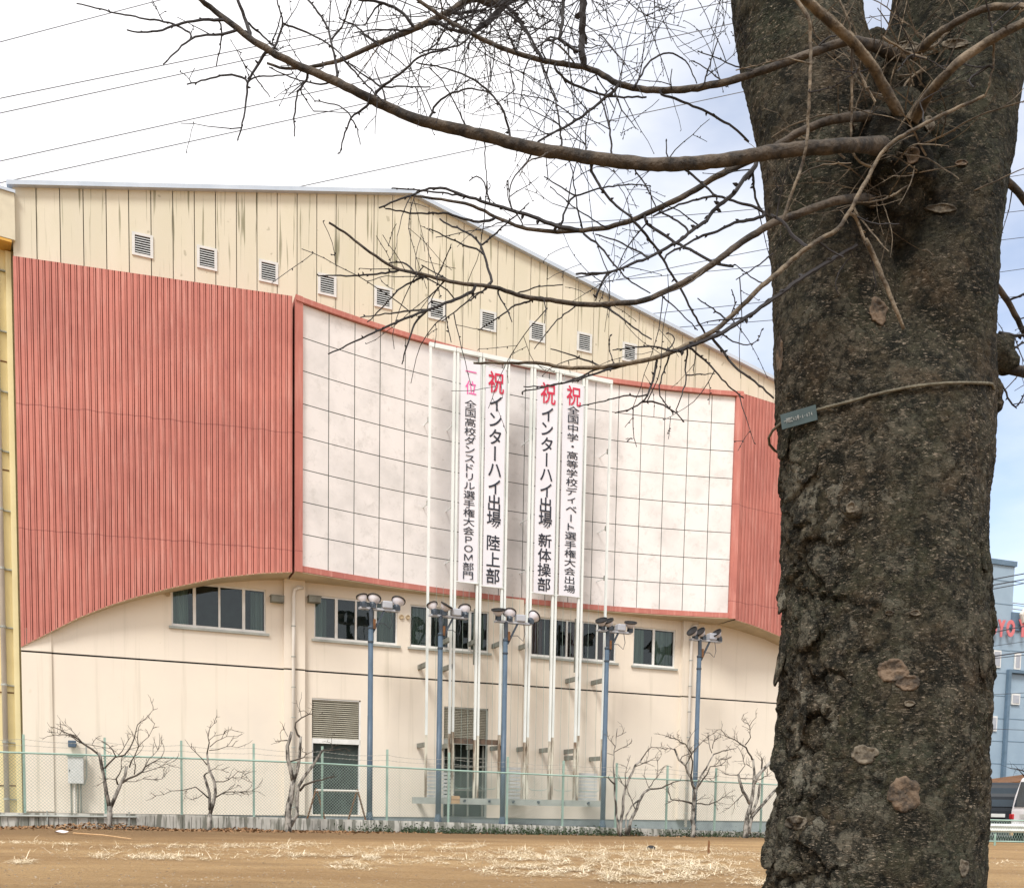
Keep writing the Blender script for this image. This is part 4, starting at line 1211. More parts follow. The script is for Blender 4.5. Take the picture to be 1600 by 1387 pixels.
# ================================================================== the great tree
TD = 4.0
def tp(px, py, d=0.0): return at(px, py, TD + d)
px_m = TD / F
BASE = Vector((tp(1362, 1387).x, TD, 0))
TREE = thing('old_tree', 'huge rough-barked leafless tree with a forked trunk, a rope and tag tied round it', 'tree', BASE)
def build_trunk():
    raw = MB()
    def chain(lst, sides=28):
        pts = [p for p, _ in lst]; rr = [r for _, r in lst]
        # resample smoothly
        P, RR = [], []
        for k in range(len(pts) - 1):
            p0, p1, p2, p3 = pts[max(k - 1, 0)], pts[k], pts[k + 1], pts[min(k + 2, len(pts) - 1)]
            for s in range(5):
                t = s / 5
                P.append(.5 * ((2 * p1) + (p2 - p0) * t + (2 * p0 - 5 * p1 + 4 * p2 - p3) * t * t + (3 * p1 - p0 - 3 * p2 + p3) * t ** 3)); RR.append(rr[k] + (rr[k + 1] - rr[k]) * t)
        P.append(pts[-1]); RR.append(rr[-1])
        raw.tube(P, [q * .925 for q in RR], sides)
    k = px_m
    def zat(px, z, d=0):   # extend below the picture at a given height
        p = tp(px, 1387, d); return Vector((p.x, p.y, z))
    low = [(zat(1352, -.25), .72), (zat(1354, .02), .60), (zat(1358, .25), .515)]
    core = low + [(tp(1362, 1387), 176 * k), (tp(1367, 1290), 172 * k), (tp(1374, 1200), 169 * k), (tp(1379, 1100), 167 * k), (tp(1380, 1000), 166 * k), (tp(1379, 900), 164 * k), (tp(1378, 800), 161 * k), (tp(1379, 720), 163 * k), (tp(1380, 650), 158 * k), (tp(1381, 580), 134 * k), (tp(1383, 500), 98 * k), (tp(1386, 400), 62 * k), (tp(1388, 300), 44 * k), (tp(1388, 220), 36 * k)]
    chain(core)
    left = [(tp(1320, 900, -.05), 90 * k), (tp(1316, 760, -.06), 99 * k), (tp(1313, 640, -.07), 100 * k), (tp(1308, 500, -.08), 97 * k), (tp(1300, 400, -.08), 92 * k), (tp(1292, 300, -.08), 95 * k), (tp(1278, 200, -.07), 96 * k), (tp(1258, 90, -.05), 94 * k), (tp(1240, 0, -.03), 94 * k), (tp(1222, -110, 0), 90 * k), (tp(1195, -300, .1), 80 * k), (tp(1150, -620, .3), 62 * k), (tp(1080, -1000, .6), 40 * k)]
    chain(left)
    right = [(tp(1440, 900, -.04), 90 * k), (tp(1442, 760, -.05), 98 * k), (tp(1446, 640, -.07), 100 * k), (tp(1453, 500, -.09), 97 * k), (tp(1463, 400, -.10), 93 * k), (tp(1474, 300, -.10), 96 * k), (tp(1483, 200, -.09), 99 * k), (tp(1492, 90, -.06), 104 * k), (tp(1500, 0, -.03), 104 * k), (tp(1510, -110, 0), 100 * k), (tp(1540, -300, .1), 90 * k), (tp(1600, -620, .3), 70 * k), (tp(1700, -1000, .5), 45 * k)]
    chain(right)
    # burls: the knot under the fork, and the one on the right edge
    def ball(c, r, s=(1, 1, 1)):
        prof = [(-1, 0.001)] + [(-cos(pi * i / 10), sin(pi * i / 10)) for i in range(1, 10)] + [(1, .001)]
        j = len(raw.v); raw.lathe((0, 0, 0), (0, 0, 1), prof, 16)
        for q in range(j, len(raw.v)):
            v = raw.v[q]; raw.v[q] = (c.x + v[0] * r * s[0], c.y + v[1] * r * s[1], c.z + v[2] * r * s[2])
    for x, y, d, r in ((1405, 195, -.27, 40), (1420, 262, -.31, 40), (1390, 245, -.32, 40), (1402, 305, -.28, 38), (1372, 215, -.30, 32), (1430, 210, -.28, 30), (1385, 345, -.24, 34), (1372, 480, -.2, 30), (1355, 520, -.24, 28)):
        ball(tp(x, y, d), r * k, (1, .8, 1.1))
    for x, y, d, r in ((1548, 553, -.02, 27), (1566, 540, 0, 17), (1572, 566, 0, 19), (1545, 610, -.03, 22), (1553, 632, -.03, 13)):
        ball(tp(x, y, d), r * k)
    for x, y, d, r in ((1372, 120, -.05, 46), (1367, 84, .0, 30), (1380, 150, -.14, 38)): ball(tp(x, y, d), r * k)
    # raised knots
    for x, y, d, r in ((1405, 1050, -.33, 26), (1418, 1240, -.36, 36), (1330, 790, -.35, 16)):
        ball(tp(x, y, d), r * k, (1, .45, 1))
    me = bpy.data.meshes.new('raw'); me.from_pydata(raw.v, [], raw.f)
    ob = bpy.data.objects.new('raw', me); COL.objects.link(ob)
    md = ob.modifiers.new('r', 'REMESH'); md.mode = 'VOXEL'; md.voxel_size = .009
    sm = ob.modifiers.new('s', 'SMOOTH'); sm.factor = .5; sm.iterations = 3
    bpy.context.view_layer.update()
    m2 = bpy.data.meshes.new_from_object(ob.evaluated_get(bpy.context.evaluated_depsgraph_get()))
    bpy.data.objects.remove(ob); bpy.data.meshes.remove(me)
    co = [v.co.copy() for v in m2.vertices]; no = [v.normal.copy() for v in m2.vertices]
    burl = tp(1403, 265, -.25)
    new = []
    for c, n in zip(co, no):
        d = .014 * noise.noise(c * 2.2) + .007 * noise.noise(c * 7)
        wob = Vector((noise.noise(c * 8), noise.noise(c * 8 + Vector((7, 1, 2))), noise.noise(c * 8 + Vector((3, 9, 4)))))
        # plates of flaking bark: strongest on the left flank and low down
        fl = max(0, min(1, (BASE.x - .08 - c.x) / .26)) * max(0, min(1, (2.75 - c.z) / .6))
        fl = max(fl, .7 * max(0, min(1, (1.05 - c.z) / .6)))
        fl = max(fl, .5 * smooth(.2 + 2.2 * noise.noise(c * 1.7 + Vector((2, 8, 5)))) * max(0, min(1, (2.6 - c.z) / .6)))
        fl *= smooth(.72 + 1.5 * noise.noise(c * 1.9 + Vector((5, 5, 5))))
        for sc_, am in ((6.5, 1.0), (13, .55)):
            q = Vector((c.x, c.y, c.z * .62)) * sc_ + wob * .55 + Vector((sc_, 0, 0))
            dist, pts_ = noise.voronoi(q)
            cell = noise.noise(pts_[0] * 3.1 + Vector((1.7, .3, 9)))
            # each plate lifts at its lower rim
            lift = max(-1, min(1, (pts_[0].z - q.z) * 1.4))
            edge = min(1, (dist[1] - dist[0]) / .14)
            d += fl * am * (.026 * cell + .018 * edge + .012 * lift - .017)
        d += .004 * noise.noise(c * 24) + .0035 * noise.noise(Vector((c.x * 38, c.y * 38, c.z * 80))) + .003 * noise.noise(c * 60)
        br = max(0, 1 - (c - burl).length / .24)
        if br > 0: d += br * (.05 * noise.noise(c * 13) + .035 * noise.noise(c * 27) + .015 * noise.noise(c * 55))
        new.append(c + n * d - BASE)
    m2.vertices.foreach_set('co', [x for c in new for x in c])
    m2.update()
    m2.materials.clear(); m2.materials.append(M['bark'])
    m2.polygons.foreach_set('use_smooth', [True] * len(m2.polygons))
    m2.name = 'trunk'
    o = bpy.data.objects.new('trunk', m2); COL.objects.link(o); o.parent = TREE
    bv = BVHTree.FromPolygons([c + BASE for c in new], [tuple(p.vertices) for p in m2.polygons])
    return o, bv
TRUNK, TBV = build_trunk()
def on_trunk(px, py):
    r = ray(px, py).normalized()
    h = TBV.ray_cast(EYEV, r)
    return h[0], h[1]

# scars: healed wounds lying flush on the bark, with ragged rims
def scar(px, py, rx, ry, mat, lift=.002, rot=0, seed=0):
    mb = MB(); nr, na = 9, 40
    for i in range(nr + 1):
        for k in range(na):
            a = 2 * pi * k / na
            e = Vector((cos(a), sin(a), seed * .37))
            w = 1 + .30 * noise.noise(e * 1.2) + .13 * noise.noise(e * 2.9) + .09 * noise.noise(e * 8)
            f = i / nr
            x, y = rx * w * f * cos(a), ry * w * f * sin(a)
            p, n = on_trunk(px + x, py + y)
            if p is None: return
            up = lift + .005 * smooth((f - .5) / .3) * smooth((1.02 - f) / .12) - .006 * smooth((f - .93) / .07) + .003 * noise.noise(Vector((x * .2, y * .2, seed)))
            mb.v.append(tuple(p - ray(px + x, py + y).normalized() * up - BASE))
    for i in range(nr):
        for k in range(na):
            k2 = (k + 1) % na
            mb.f.append((i * na + k, (i + 1) * na + k, (i + 1) * na + k2, i * na + k2))
    mb.build('bark_scar', mat, TREE, smooth=True)
for s in ((1397, 1047, 26, 19, 'scar'), (1418, 1066, 22, 12, 'scar'), (1412, 1241, 27, 30, 'scar'), (1470, 325, 24, 8, 'scar_pale'), (1502, 254, 11, 5, 'scar'), (1426, 243, 12, 15, 'scar'), (1352, 1178, 22, 15, 'scar_pale'), (1452, 196, 8, 14, 'scar_pale'),
          (1372, 487, 15, 22, 'scar'), (1330, 793, 8, 10, 'scar_pale'), (1430, 957, 9, 5, 'scar_pale'), (1390, 957, 7, 4, 'scar_pale'), (1421, 1099, 9, 5, 'scar_pale'), (1243, 1285, 17, 12, 'scar_pale'), (1506, 1355, 9, 13, 'scar_pale'), (1218, 552, 6, 30, 'scar'), (1420, 72 + 0, 26, 7, 'scar_pale'), (1494, 68, 22, 8, 'scar_pale')):
    scar(s[0], s[1], s[2], s[3], s[4], seed=int(s[0]))
# loose flakes of bark curling off the flanks
def flake(px, py, w, h, curl, seed=0):
    p, n = on_trunk(px, py)
    if p is None: return
    n = Vector(n); n.z *= .3; n.normalize()
    side = Vector((0, 0, 1)).cross(n).normalized(); upv = Vector((0, 0, 1))
    mb = MB(); nr, na = 4, 22
    for i in range(nr + 1):
        for k in range(na):
            a = 2 * pi * k / na; f = i / nr
            e = Vector((cos(a), sin(a), seed * .61))
            wv = 1 + .45 * noise.noise(e * 1.3) + .3 * noise.noise(e * 3.1) + .22 * noise.noise(e * 8)
            x, z = w * px_m * .5 * wv * f * cos(a), h * px_m * .5 * wv * f * sin(a)
            b = (z / (h * px_m) + .5)
            out = .004 + curl * max(0, 1 - b) ** 1.6 * h * px_m - x * x * .9 + .006 * noise.noise(Vector((x * 40, z * 40, seed)))
            mb.v.append(tuple(p + side * x + upv * z + n * out - BASE))
    for i in range(nr):
        for k in range(na):
            k2 = (k + 1) % na
            mb.f.append((i * na + k, (i + 1) * na + k, (i + 1) * na + k2, i * na + k2))
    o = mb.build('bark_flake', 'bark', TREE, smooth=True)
    md = o.modifiers.new('thick', 'SOLIDIFY'); md.thickness = .008
for a in ((1218, 845, 30, 60, .55, 1), (1224, 930, 30, 50, .10, 2), (1222, 1035, 22, 60, .14, 3), (1228, 690, 24, 44, .08, 4), (1219, 1190, 26, 60, .16, 6), (1206, 1330, 30, 46, .16, 7), (1536, 1010, 30, 70, .10, 8),
          (1262, 985, 40, 56, .04, 10), (1258, 1120, 46, 50, .03, 12), (1240, 1160, 44, 44, .04, 13), (1536, 870, 14, 44, .12, 17), (1240, 1235, 40, 40, .05, 20), (1262, 730, 36, 40, .04, 22)):
    flake(*a)

# ---- branches traced as real limbs, each with its own depth
class Limb: pass
PLACED = []                                 # (px, py, depth)
def depth_near(px, py, default):
    best, bd = None, 30
    for x, y, d in PLACED:
        q = math.hypot(x - px, y - py)
        if q < bd: best, bd = d, q
    return default if best is None else best
def lay(line, d0, slope, r0, r1, rnd, sides=8, jit=1.2, step=9, mb=None, prof=None, root=False):
    """line of photo pixels -> tube in space; returns list of (px, py, depth, r_px)"""
    pts = []
    for (a, b) in zip(line, line[1:]):
        k = max(1, int(math.hypot(b[0] - a[0], b[1] - a[1]) / step))
        for i in range(k): pts.append((a[0] + (b[0] - a[0]) * i / k, a[1] + (b[1] - a[1]) * i / k))
    pts.append(line[-1])
    # soften corners
    for _ in range(2):
        pts = [pts[0]] + [((p[0] + 2 * q[0] + r[0]) / 4, (p[1] + 2 * q[1] + r[1]) / 4) for p, q, r in zip(pts, pts[1:], pts[2:])] + [pts[-1]]
    n = len(pts); out = []; acc = 0
    W, RR = [], []
    for i, (x, y) in enumerate(pts):
        if i: acc += math.hypot(x - pts[i - 1][0], y - pts[i - 1][1])
        if 0 < i < n - 1: x += rnd.uniform(-jit, jit) * .6; y += rnd.uniform(-jit, jit) * .6
        d = d0 + slope * acc + .03 * noise.noise(Vector((acc * .02, d0 * 9, 1)))
        rp = r0 + (r1 - r0) * (i / (n - 1)) ** .8 if prof is None else interp(i / (n - 1), prof)
        if root and acc < 90:
            h = on_trunk(x, y)[0]
            if h is not None:
                k_ = smooth(acc / 90); tgt = min(d, h.y - rp * d / F * .8)
                d = min(h.y + .09, d + .28) * (1 - k_) + tgt * k_; rp *= 1 + .55 * (1 - k_) ** 2
        elif root:
            h = on_trunk(x, y)[0]
            if h is not None: d = min(d, h.y - rp * d / F * .8)
        rp *= 1 + .10 * noise.noise(Vector((acc * .09, d0 * 20, 4)))
        p = at(x, y, d)
        W.append(p); RR.append(max(.0011, rp * d / F)); out.append((x, y, d, rp))
    mb.tube(W, RR, sides)
    PLACED.extend((x, y, d) for x, y, d, _ in out[::2])
    return out
def bud(mb, p, d, r, rnd):
    d = (d + Vector([rnd.gauss(0, .8) for _ in range(3)])).normalized()
    mb.tube([p, p + d * r * 2.2, p + d * r * 4.2], [r * .9, r * 1.25, r * .25], 4)
def spray(mb, p, d, ln, r, rnd, lvl=0, droop=0.0, budp=.5):
    """a wandering twig with buds and finer side twigs"""
    k = max(4, int(ln / .035)); q = [Vector(p)]; d = d.normalized()
    curl = Vector([rnd.gauss(0, .06) for _ in range(3)])
    for i in range(k):
        d = (d + curl + Vector([rnd.gauss(0, .09) for _ in range(3)]) + Vector((0, 0, -droop))).normalized()
        q.append(q[-1] + d * ln / k)
    RR = [max(.0011, r * (1 - .6 * i / k)) for i in range(k + 1)]
    mb.tube(q, RR, 4 if lvl == 0 else 3, False)
    for i in range(1, k + 1):
        if rnd.random() < budp: bud(mb, q[i], d, max(.0016, RR[i] * .9), rnd)
        if lvl < 2 and i < k and rnd.random() < (.28 if lvl == 0 else .13):
            t = (q[i + 1] - q[i - 1]).normalized(); s = Vector((rnd.gauss(0, 1), rnd.gauss(0, .6), rnd.gauss(0, 1))); s = (s - t * s.dot(t)).normalized()
            spray(mb, q[i], t * .5 + s * .9, ln * rnd.uniform(.25, .55), RR[i] * .75, rnd, lvl + 1, droop, budp)
S0 = on_trunk(1300, 232)[0].y
BR = [
 # name-free records: main line, start depth, slope per px, r0, r1, material, [(twig line, r0, r1)...], random sprays
 dict(line=[(1405, 236), (1378, 229), (1350, 226), (1300, 229), (1240, 234), (1190, 240), (1140, 250), (1080, 256), (1020, 258), (960, 252), (900, 243), (830, 232), (770, 215), (700, 199), (650, 186), (600, 165), (560, 145), (520, 125), (470, 105), (430, 85), (390, 60), (355, 32), (320, 5), (270, -40)], d=3.42, s=-.0001, r=(9.6, 3.0), pale=1, pr=[(0, 10), (.28, 9), (.55, 8), (.72, 6), (.85, 4.6), (1, 3)],
  tw=[([(349, 32), (310, 31), (277, 39), (245, 50), (209, 52), (198, 47)], 2.2, 1), ([(365, 52), (323, 55), (303, 56), (277, 78), (255, 101)], 2, .9), ([(303, 56), (271, 37), (219, 28), (180, 21), (120, 6)], 1.5, .9), ([(347, 36), (344, 75), (338, 104)], 1.3, .8), ([(414, 80), (396, 114), (388, 122), (383, 175), (377, 201), (372, 216)], 2.4, 1), ([(388, 122), (362, 116), (336, 120), (313, 127), (292, 132)], 1.7, .9), ([(388, 122), (456, 116)], 1.2, .8), ([(396, 116), (422, 152)], 1, .7),
      ([(485, 120), (464, 143), (460, 175), (460, 213)], 2, .9), ([(468, 140), (490, 174)], 1, .7), ([(485, 120), (450, 150)], 1, .7), ([(580, 162), (554, 179), (547, 185), (539, 208), (531, 239)], 2, .9), ([(547, 185), (557, 195), (563, 226)], 1.1, .7), ([(550, 182), (531, 164), (492, 158)], 1.1, .7), ([(528, 125), (524, 97), (518, 62), (511, 39), (498, 20), (481, 0)], 2.2, 1.3), ([(430, 76), (440, 45), (443, 36), (433, 0)], 2, 1), ([(443, 37), (479, 50), (508, 65), (541, 92)], 1.5, .9), ([(393, 58), (381, 26), (370, -6)], 3, 2.4), ([(388, 37), (417, 62), (433, 78)], 1.6, 1.2),
      ([(605, 168), (599, 138), (586, 107)], 1.8, .9), ([(580, 160), (594, 136), (616, 123), (641, 101), (658, 86), (700, 78)], 2.4, 1), ([(599, 138), (563, 114), (544, 98)], 1.6, .9), ([(597, 136), (672, 136)], 1.3, .8), ([(669, 190), (681, 161), (695, 150), (730, 138), (768, 143)], 1.9, .9), ([(800, 222), (791, 185), (781, 164), (765, 143), (737, 122), (705, 108), (650, 98)], 2, .9), ([(732, 205), (705, 150), (688, 122), (670, 105)], 1.2, .8), ([(879, 238), (873, 182), (866, 150), (852, 122), (845, 98)], 1.7, .9), ([(957, 250), (952, 196), (940, 157), (930, 136)], 1.7, 1), ([(917, 243), (914, 210), (919, 182), (925, 168)], 1.3, .8), ([(834, 240), (800, 280), (796, 300)], 1.4, .9),
      ([(921, 255), (925, 270), (939, 295), (968, 327), (988, 340)], 2.2, 1.6), ([(988, 263), (1004, 280), (1026, 327)], 1.3, .9), ([(1062, 262), (1082, 272), (1100, 290), (1120, 308)], 2, 1.4), ([(1040, 248), (1041, 222)], 1.4, .8), ([(759, 216), (757, 240), (762, 300)], 1.1, .7), ([(420, 72), (430, 55), (441, 20)], 1.2, .8), ([(520, 130), (500, 134), (460, 124), (420, 105)], 1.3, .8)], sp=26, up=.2),
 dict(line=[(1405, 90), (1370, 72), (1330, 62), (1290, 75), (1240, 93), (1190, 112), (1140, 127), (1090, 138), (1040, 142), (1000, 140), (965, 132), (935, 112), (910, 104), (870, 99), (820, 88), (770, 70), (740, 54), (700, 33), (660, 5), (620, -25)], d=3.5, s=.0002, r=(6.6, 2.2), pale=1,
  tw=[([(914, 102), (909, 85), (910, 50), (911, 0), (913, -40)], 4.6, 5.5), ([(965, 136), (920, 175), (880, 200), (850, 214), (830, 232)], 2.4, 1.4), ([(996, 131), (1010, 101), (1031, 84), (1059, 84), (1076, 101), (1089, 131)], 1.7, .8), ([(1099, 135), (1111, 94), (1122, 60)], 1.4, .8), ([(1047, 135), (1050, 108)], 1.1, .7), ([(1031, 149), (1055, 154), (1104, 175), (1146, 199), (1170, 222)], 1.7, 1.6), ([(906, 84), (877, 62), (858, 55), (842, 75), (855, 96)], 1.9, 1.1), ([(874, 60), (879, 38), (880, 0)], 2.4, 2.6), ([(875, 62), (903, 82)], 2.6, 2.2), ([(873, 60), (848, 65), (835, 78)], 1.4, .8),
      ([(852, 98), (840, 80), (828, 56), (812, 34), (790, 18)], 2, 1.5), ([(846, 92), (830, 70), (822, 48), (800, 34)], 1.4, .9), ([(805, 82), (795, 55), (782, 30)], 1.4, .9), ([(862, 100), (870, 112), (890, 130), (920, 142), (960, 152), (1010, 152)], 2, 1.2), ([(922, 104), (945, 140), (960, 170)], 1.1, .7), ([(848, 102), (858, 130), (872, 160)], 1.6, .9), ([(820, 104), (815, 140), (812, 165)], 1.1, .7), ([(775, 80), (768, 110), (766, 128)], 1.1, .7), ([(795, 85), (798, 115), (805, 140)], 1, .7), ([(700, 33), (690, 60), (676, 75), (655, 84)], 1.6, .9), ([(740, 52), (718, 72), (700, 76), (660, 80)], 1.5, .9), ([(1190, 112), (1150, 105), (1120, 90), (1090, 80)], 1.1, .7), ([(1130, 128), (1100, 105), (1080, 95)], 1, .7)], sp=34, up=.0),
 dict(line=[(900, -60), (830, -22), (775, 10), (740, -6), (700, 20), (648, 45), (586, 70), (537, 94), (492, 104), (446, 109), (417, 99)], d=3.85, s=-.0002, r=(8, 1.6), pale=0, skip=1,
  tw=[([(800, -4), (786, 8), (772, 25), (758, 38), (738, 52)], 6, 3), ([(790, 10), (804, 22), (816, 40), (826, 54)], 3.2, 2.2), ([(700, 20), (720, 22), (760, 15)], 2, 1.4), ([(648, 45), (630, 20), (600, 4), (560, 0)], 2.6, 1.6), ([(672, 30), (700, 46), (740, 54)], 2.4, 2), ([(600, 4), (584, 12), (578, 30), (570, 40)], 1.5, 1), ([(586, 68), (565, 48), (552, 38), (532, 30)], 1.5, .9), ([(640, 48), (582, 47), (553, 52)], 1.6, .8), ([(537, 94), (570, 130), (600, 160)], 1.5, 1), ([(660, 40), (700, 38), (745, 20), (760, 12)], 1.8, 1.2), ([(518, 62), (535, 42), (548, 0)], 1.4, 1), ([(712, 16), (735, 40), (760, 80)], 1.4, .9), ([(500, 108), (480, 110), (470, 100)], 1.1, .7)], sp=40, up=-.05),
 dict(line=[(1388, 196), (1365, 183), (1335, 182), (1290, 190), (1250, 205), (1215, 228), (1175, 250), (1119, 275), (1096, 291), (1071, 306), (1026, 327), (988, 344), (950, 356), (912, 360), (870, 363), (823, 358), (796, 349), (773, 340), (750, 325), (727, 318), (700, 313), (670, 309), (642, 305)], d=3.48, s=.0004, r=(6.6, 1.6), pale=1,
  tw=[([(905, 360), (870, 353), (834, 339), (801, 329), (765, 319), (728, 306), (697, 294), (672, 294), (642, 305), (611, 317), (592, 325)], 3.4, 1.2), ([(728, 306), (700, 303), (660, 297), (615, 294)], 1.5, .9), ([(773, 343), (740, 347), (700, 333), (668, 333), (648, 334), (602, 326)], 2.2, 1), ([(1186, 255), (1168, 273), (1148, 302), (1119, 324), (1105, 345), (1080, 359), (1066, 376), (1040, 386), (1014, 404), (996, 408), (966, 422), (940, 427), (900, 428)], 3.8, 1.5), ([(1176, 262), (1178, 300), (1186, 325), (1200, 338)], 2, 1.6), ([(1004, 344), (1040, 370), (1070, 386), (1100, 402), (1120, 412), (1146, 416)], 2.2, 2), ([(994, 348), (1016, 376), (1036, 404), (1048, 428), (1060, 444), (1080, 484), (1102, 522)], 2.2, 1.5), ([(910, 366), (930, 378), (944, 392), (960, 414), (980, 436), (1000, 450), (1016, 458)], 1.8, .9),
      ([(1200, 337), (1140, 350), (1122, 362), (1092, 370), (1070, 384), (1040, 396), (1038, 406)], 2.7, 1.4), ([(1200, 336), (1182, 324), (1138, 312), (1120, 304), (1090, 312), (1060, 320), (1020, 338)], 2.2, 1.2), ([(1078, 358), (1040, 334), (1030, 330)], 1.7, 1.2), ([(966, 422), (950, 426), (938, 450), (930, 470)], 1.6, .9), ([(940, 427), (900, 434)], 1.2, .8), ([(1014, 404), (1002, 395), (960, 375), (930, 366)], 1.6, .9), ([(876, 358), (882, 330), (890, 312), (899, 306)], 2, 1.4), ([(899, 306), (870, 288), (850, 276)], 1.3, .8), ([(899, 306), (935, 294), (980, 288), (1015, 290)], 1.4, .8), ([(899, 306), (896, 275), (887, 240)], 1.1, .7), ([(911, 362), (903, 330), (900, 306)], 1.5, 1), ([(946, 356), (900, 326), (860, 292)], 1.1, .7), ([(820, 357), (808, 336), (795, 318), (792, 283)], 1.1, .7), ([(763, 312), (759, 285), (745, 270), (733, 283)], 1.3, .8), ([(800, 329), (795, 300), (794, 283)], 1, .7)], sp=22, up=.05),
 dict(line=[(1390, 325), (1345, 309), (1310, 312), (1280, 322), (1245, 335), (1206, 348), (1160, 378), (1120, 408), (1100, 422), (1060, 446), (1020, 464), (1006, 472), (980, 472), (940, 477), (900, 476), (860, 468), (826, 466), (771, 448), (725, 444), (682, 435), (647, 425), (624, 423), (596, 406), (561, 382), (538, 363), (514, 348)], d=3.5, s=-.0004, r=(6.5, 1.5), pale=1,
  tw=[([(771, 445), (760, 411), (753, 383), (745, 373), (728, 362), (700, 351), (687, 342)], 2.4, 1.2), ([(753, 391), (725, 383), (672, 358)], 1.6, .8), ([(753, 383), (796, 346), (827, 317)], 1.6, .8), ([(745, 452), (712, 468), (667, 484), (611, 507), (574, 524), (536, 543), (513, 553)], 2.6, 1), ([(664, 486), (647, 507), (637, 535), (628, 569)], 1.9, .9), ([(624, 424), (561, 431), (498, 431)], 1.7, .9), ([(662, 433), (627, 447), (601, 477), (574, 503)], 1.6, .8), ([(667, 484), (617, 488), (563, 496)], 1.5, .8), ([(834, 469), (806, 476), (773, 500), (750, 515)], 1.7, .8), ([(846, 466), (848, 458), (853, 477), (851, 505)], 1.1, .7), ([(760, 450), (720, 480), (690, 502)], 1.4, .8), ([(775, 455), (790, 480), (800, 503)], 1.4, .8), ([(647, 425), (630, 407), (605, 412)], 1.6, .9), ([(706, 440), (680, 425), (662, 416)], 1.2, .8), ([(682, 434), (700, 395), (705, 381)], 1.2, .7),
      ([(692, 440), (672, 470), (667, 484)], 1, .7), ([(768, 450), (740, 460), (725, 475)], 1.2, .7), ([(928, 470), (940, 440), (950, 425)], 1.8, 1), ([(930, 474), (950, 480), (990, 512), (1018, 530)], 1.9, 1), ([(1030, 458), (1060, 484), (1090, 516)], 1.2, .8), ([(694, 484), (700, 510), (705, 535)], 1, .7), ([(800, 462), (840, 448), (880, 445)], 1.2, .8), ([(900, 478), (870, 500), (835, 545)], 1.2, .7)], sp=14, up=.05),
 dict(line=[(1538, 150), (1520, 158), (1500, 167), (1457, 187), (1428, 202), (1388, 225), (1371, 248), (1353, 283), (1330, 326), (1310, 360), (1280, 374), (1244, 400), (1216, 427), (1190, 446), (1160, 478), (1136, 500), (1116, 518), (1090, 530), (1060, 546), (1026, 559), (984, 568), (942, 574), (884, 575), (839, 566), (800, 567), (740, 567)], d=3.28, s=-.0002, r=(2.8, 1.6), pale=1, mid=3.6,
  tw=[([(1339, 383), (1298, 407), (1248, 437), (1207, 468), (1160, 500), (1120, 524), (1100, 532), (1060, 548)], 3.2, 3), ([(984, 568), (931, 583), (905, 593), (816, 612)], 2, .9), ([(942, 574), (913, 561), (860, 545)], 1.6, .8), ([(1052, 551), (1023, 540), (994, 542), (957, 547)], 1.8, .8), ([(1027, 561), (1023, 586), (1015, 609), (1009, 625), (989, 638), (961, 645)], 2.2, .9), ([(1009, 620), (984, 617), (944, 626), (905, 635)], 1.4, .8), ([(1010, 625), (1036, 633), (1054, 641), (1069, 659)], 1.6, .8), ([(1048, 553), (1034, 586), (1028, 612), (1034, 625), (1052, 646)], 1.6, .8), ([(1076, 540), (1094, 557), (1112, 572), (1128, 593), (1162, 622)], 1.9, .9), ([(1076, 545), (1070, 572), (1073, 593), (1065, 617), (1056, 641)], 1.6, .8), ([(1073, 586), (1117, 584)], 1.2, .7), ([(1112, 526), (1149, 575), (1180, 595), (1209, 622)], 2.2, 1.4), ([(1032, 559), (1060, 528), (1044, 520)], 1.5, .8),
      ([(936, 575), (890, 596), (850, 604), (818, 604)], 1.5, .8), ([(1125, 522), (1160, 540), (1185, 535), (1190, 516)], 1.3, .7), ([(1136, 500), (1108, 478), (1090, 466)], 1.4, .8), ([(1140, 498), (1150, 474), (1143, 452)], 1.3, .8), ([(1190, 446), (1162, 424), (1150, 414)], 1.1, .7), ([(1208, 396), (1180, 418), (1150, 437)], 1.3, .8), ([(960, 572), (950, 540), (953, 525)], 1, .7), ([(1262, 386), (1240, 372), (1223, 344), (1205, 336)], 2.6, 2), ([(1275, 375), (1300, 395), (1318, 402)], 1.8, 1.2), ([(1440, 195), (1445, 175), (1437, 160)], 1.3, .8)], sp=12, up=-.05),
 dict(line=[(1226, -20), (1250, 8), (1265, 25), (1267, 80), (1265, 150), (1260, 230), (1250, 270), (1230, 320), (1222, 350)], d=3.2, s=.0001, r=(2.6, 2.2), pale=1, tw=[([(1267, 90), (1290, 60), (1320, 52)], 1.4, .9), ([(1262, 100), (1230, 90), (1190, 100), (1150, 110)], 1.2, .8), ([(1250, 272), (1280, 258), (1330, 255)], 1.2, .8), ([(1258, 145), (1300, 138), (1338, 112)], 1.2, .8)], sp=4, up=0),
 dict(line=[(1424, 190), (1457, 138), (1500, 95), (1552, 60), (1600, 35), (1680, 0)], d=3.35, s=-.0006, r=(7, 5.8), pale=1, tw=[([(1530, 75), (1556, 55), (1600, 15)], 1.5, 1), ([(1552, 60), (1553, 100), (1545, 135), (1538, 152)], 1.9, 1.2), ([(1553, 62), (1545, 20), (1540, 0)], 1.6, 1.1), ([(1548, 100), (1510, 125), (1512, 132), (1522, 137)], 1.6, 1), ([(1545, 108), (1500, 100), (1470, 104)], 1.2, .8), ([(1480, 112), (1450, 92), (1430, 88)], 1.1, .8)], sp=5, up=.1),
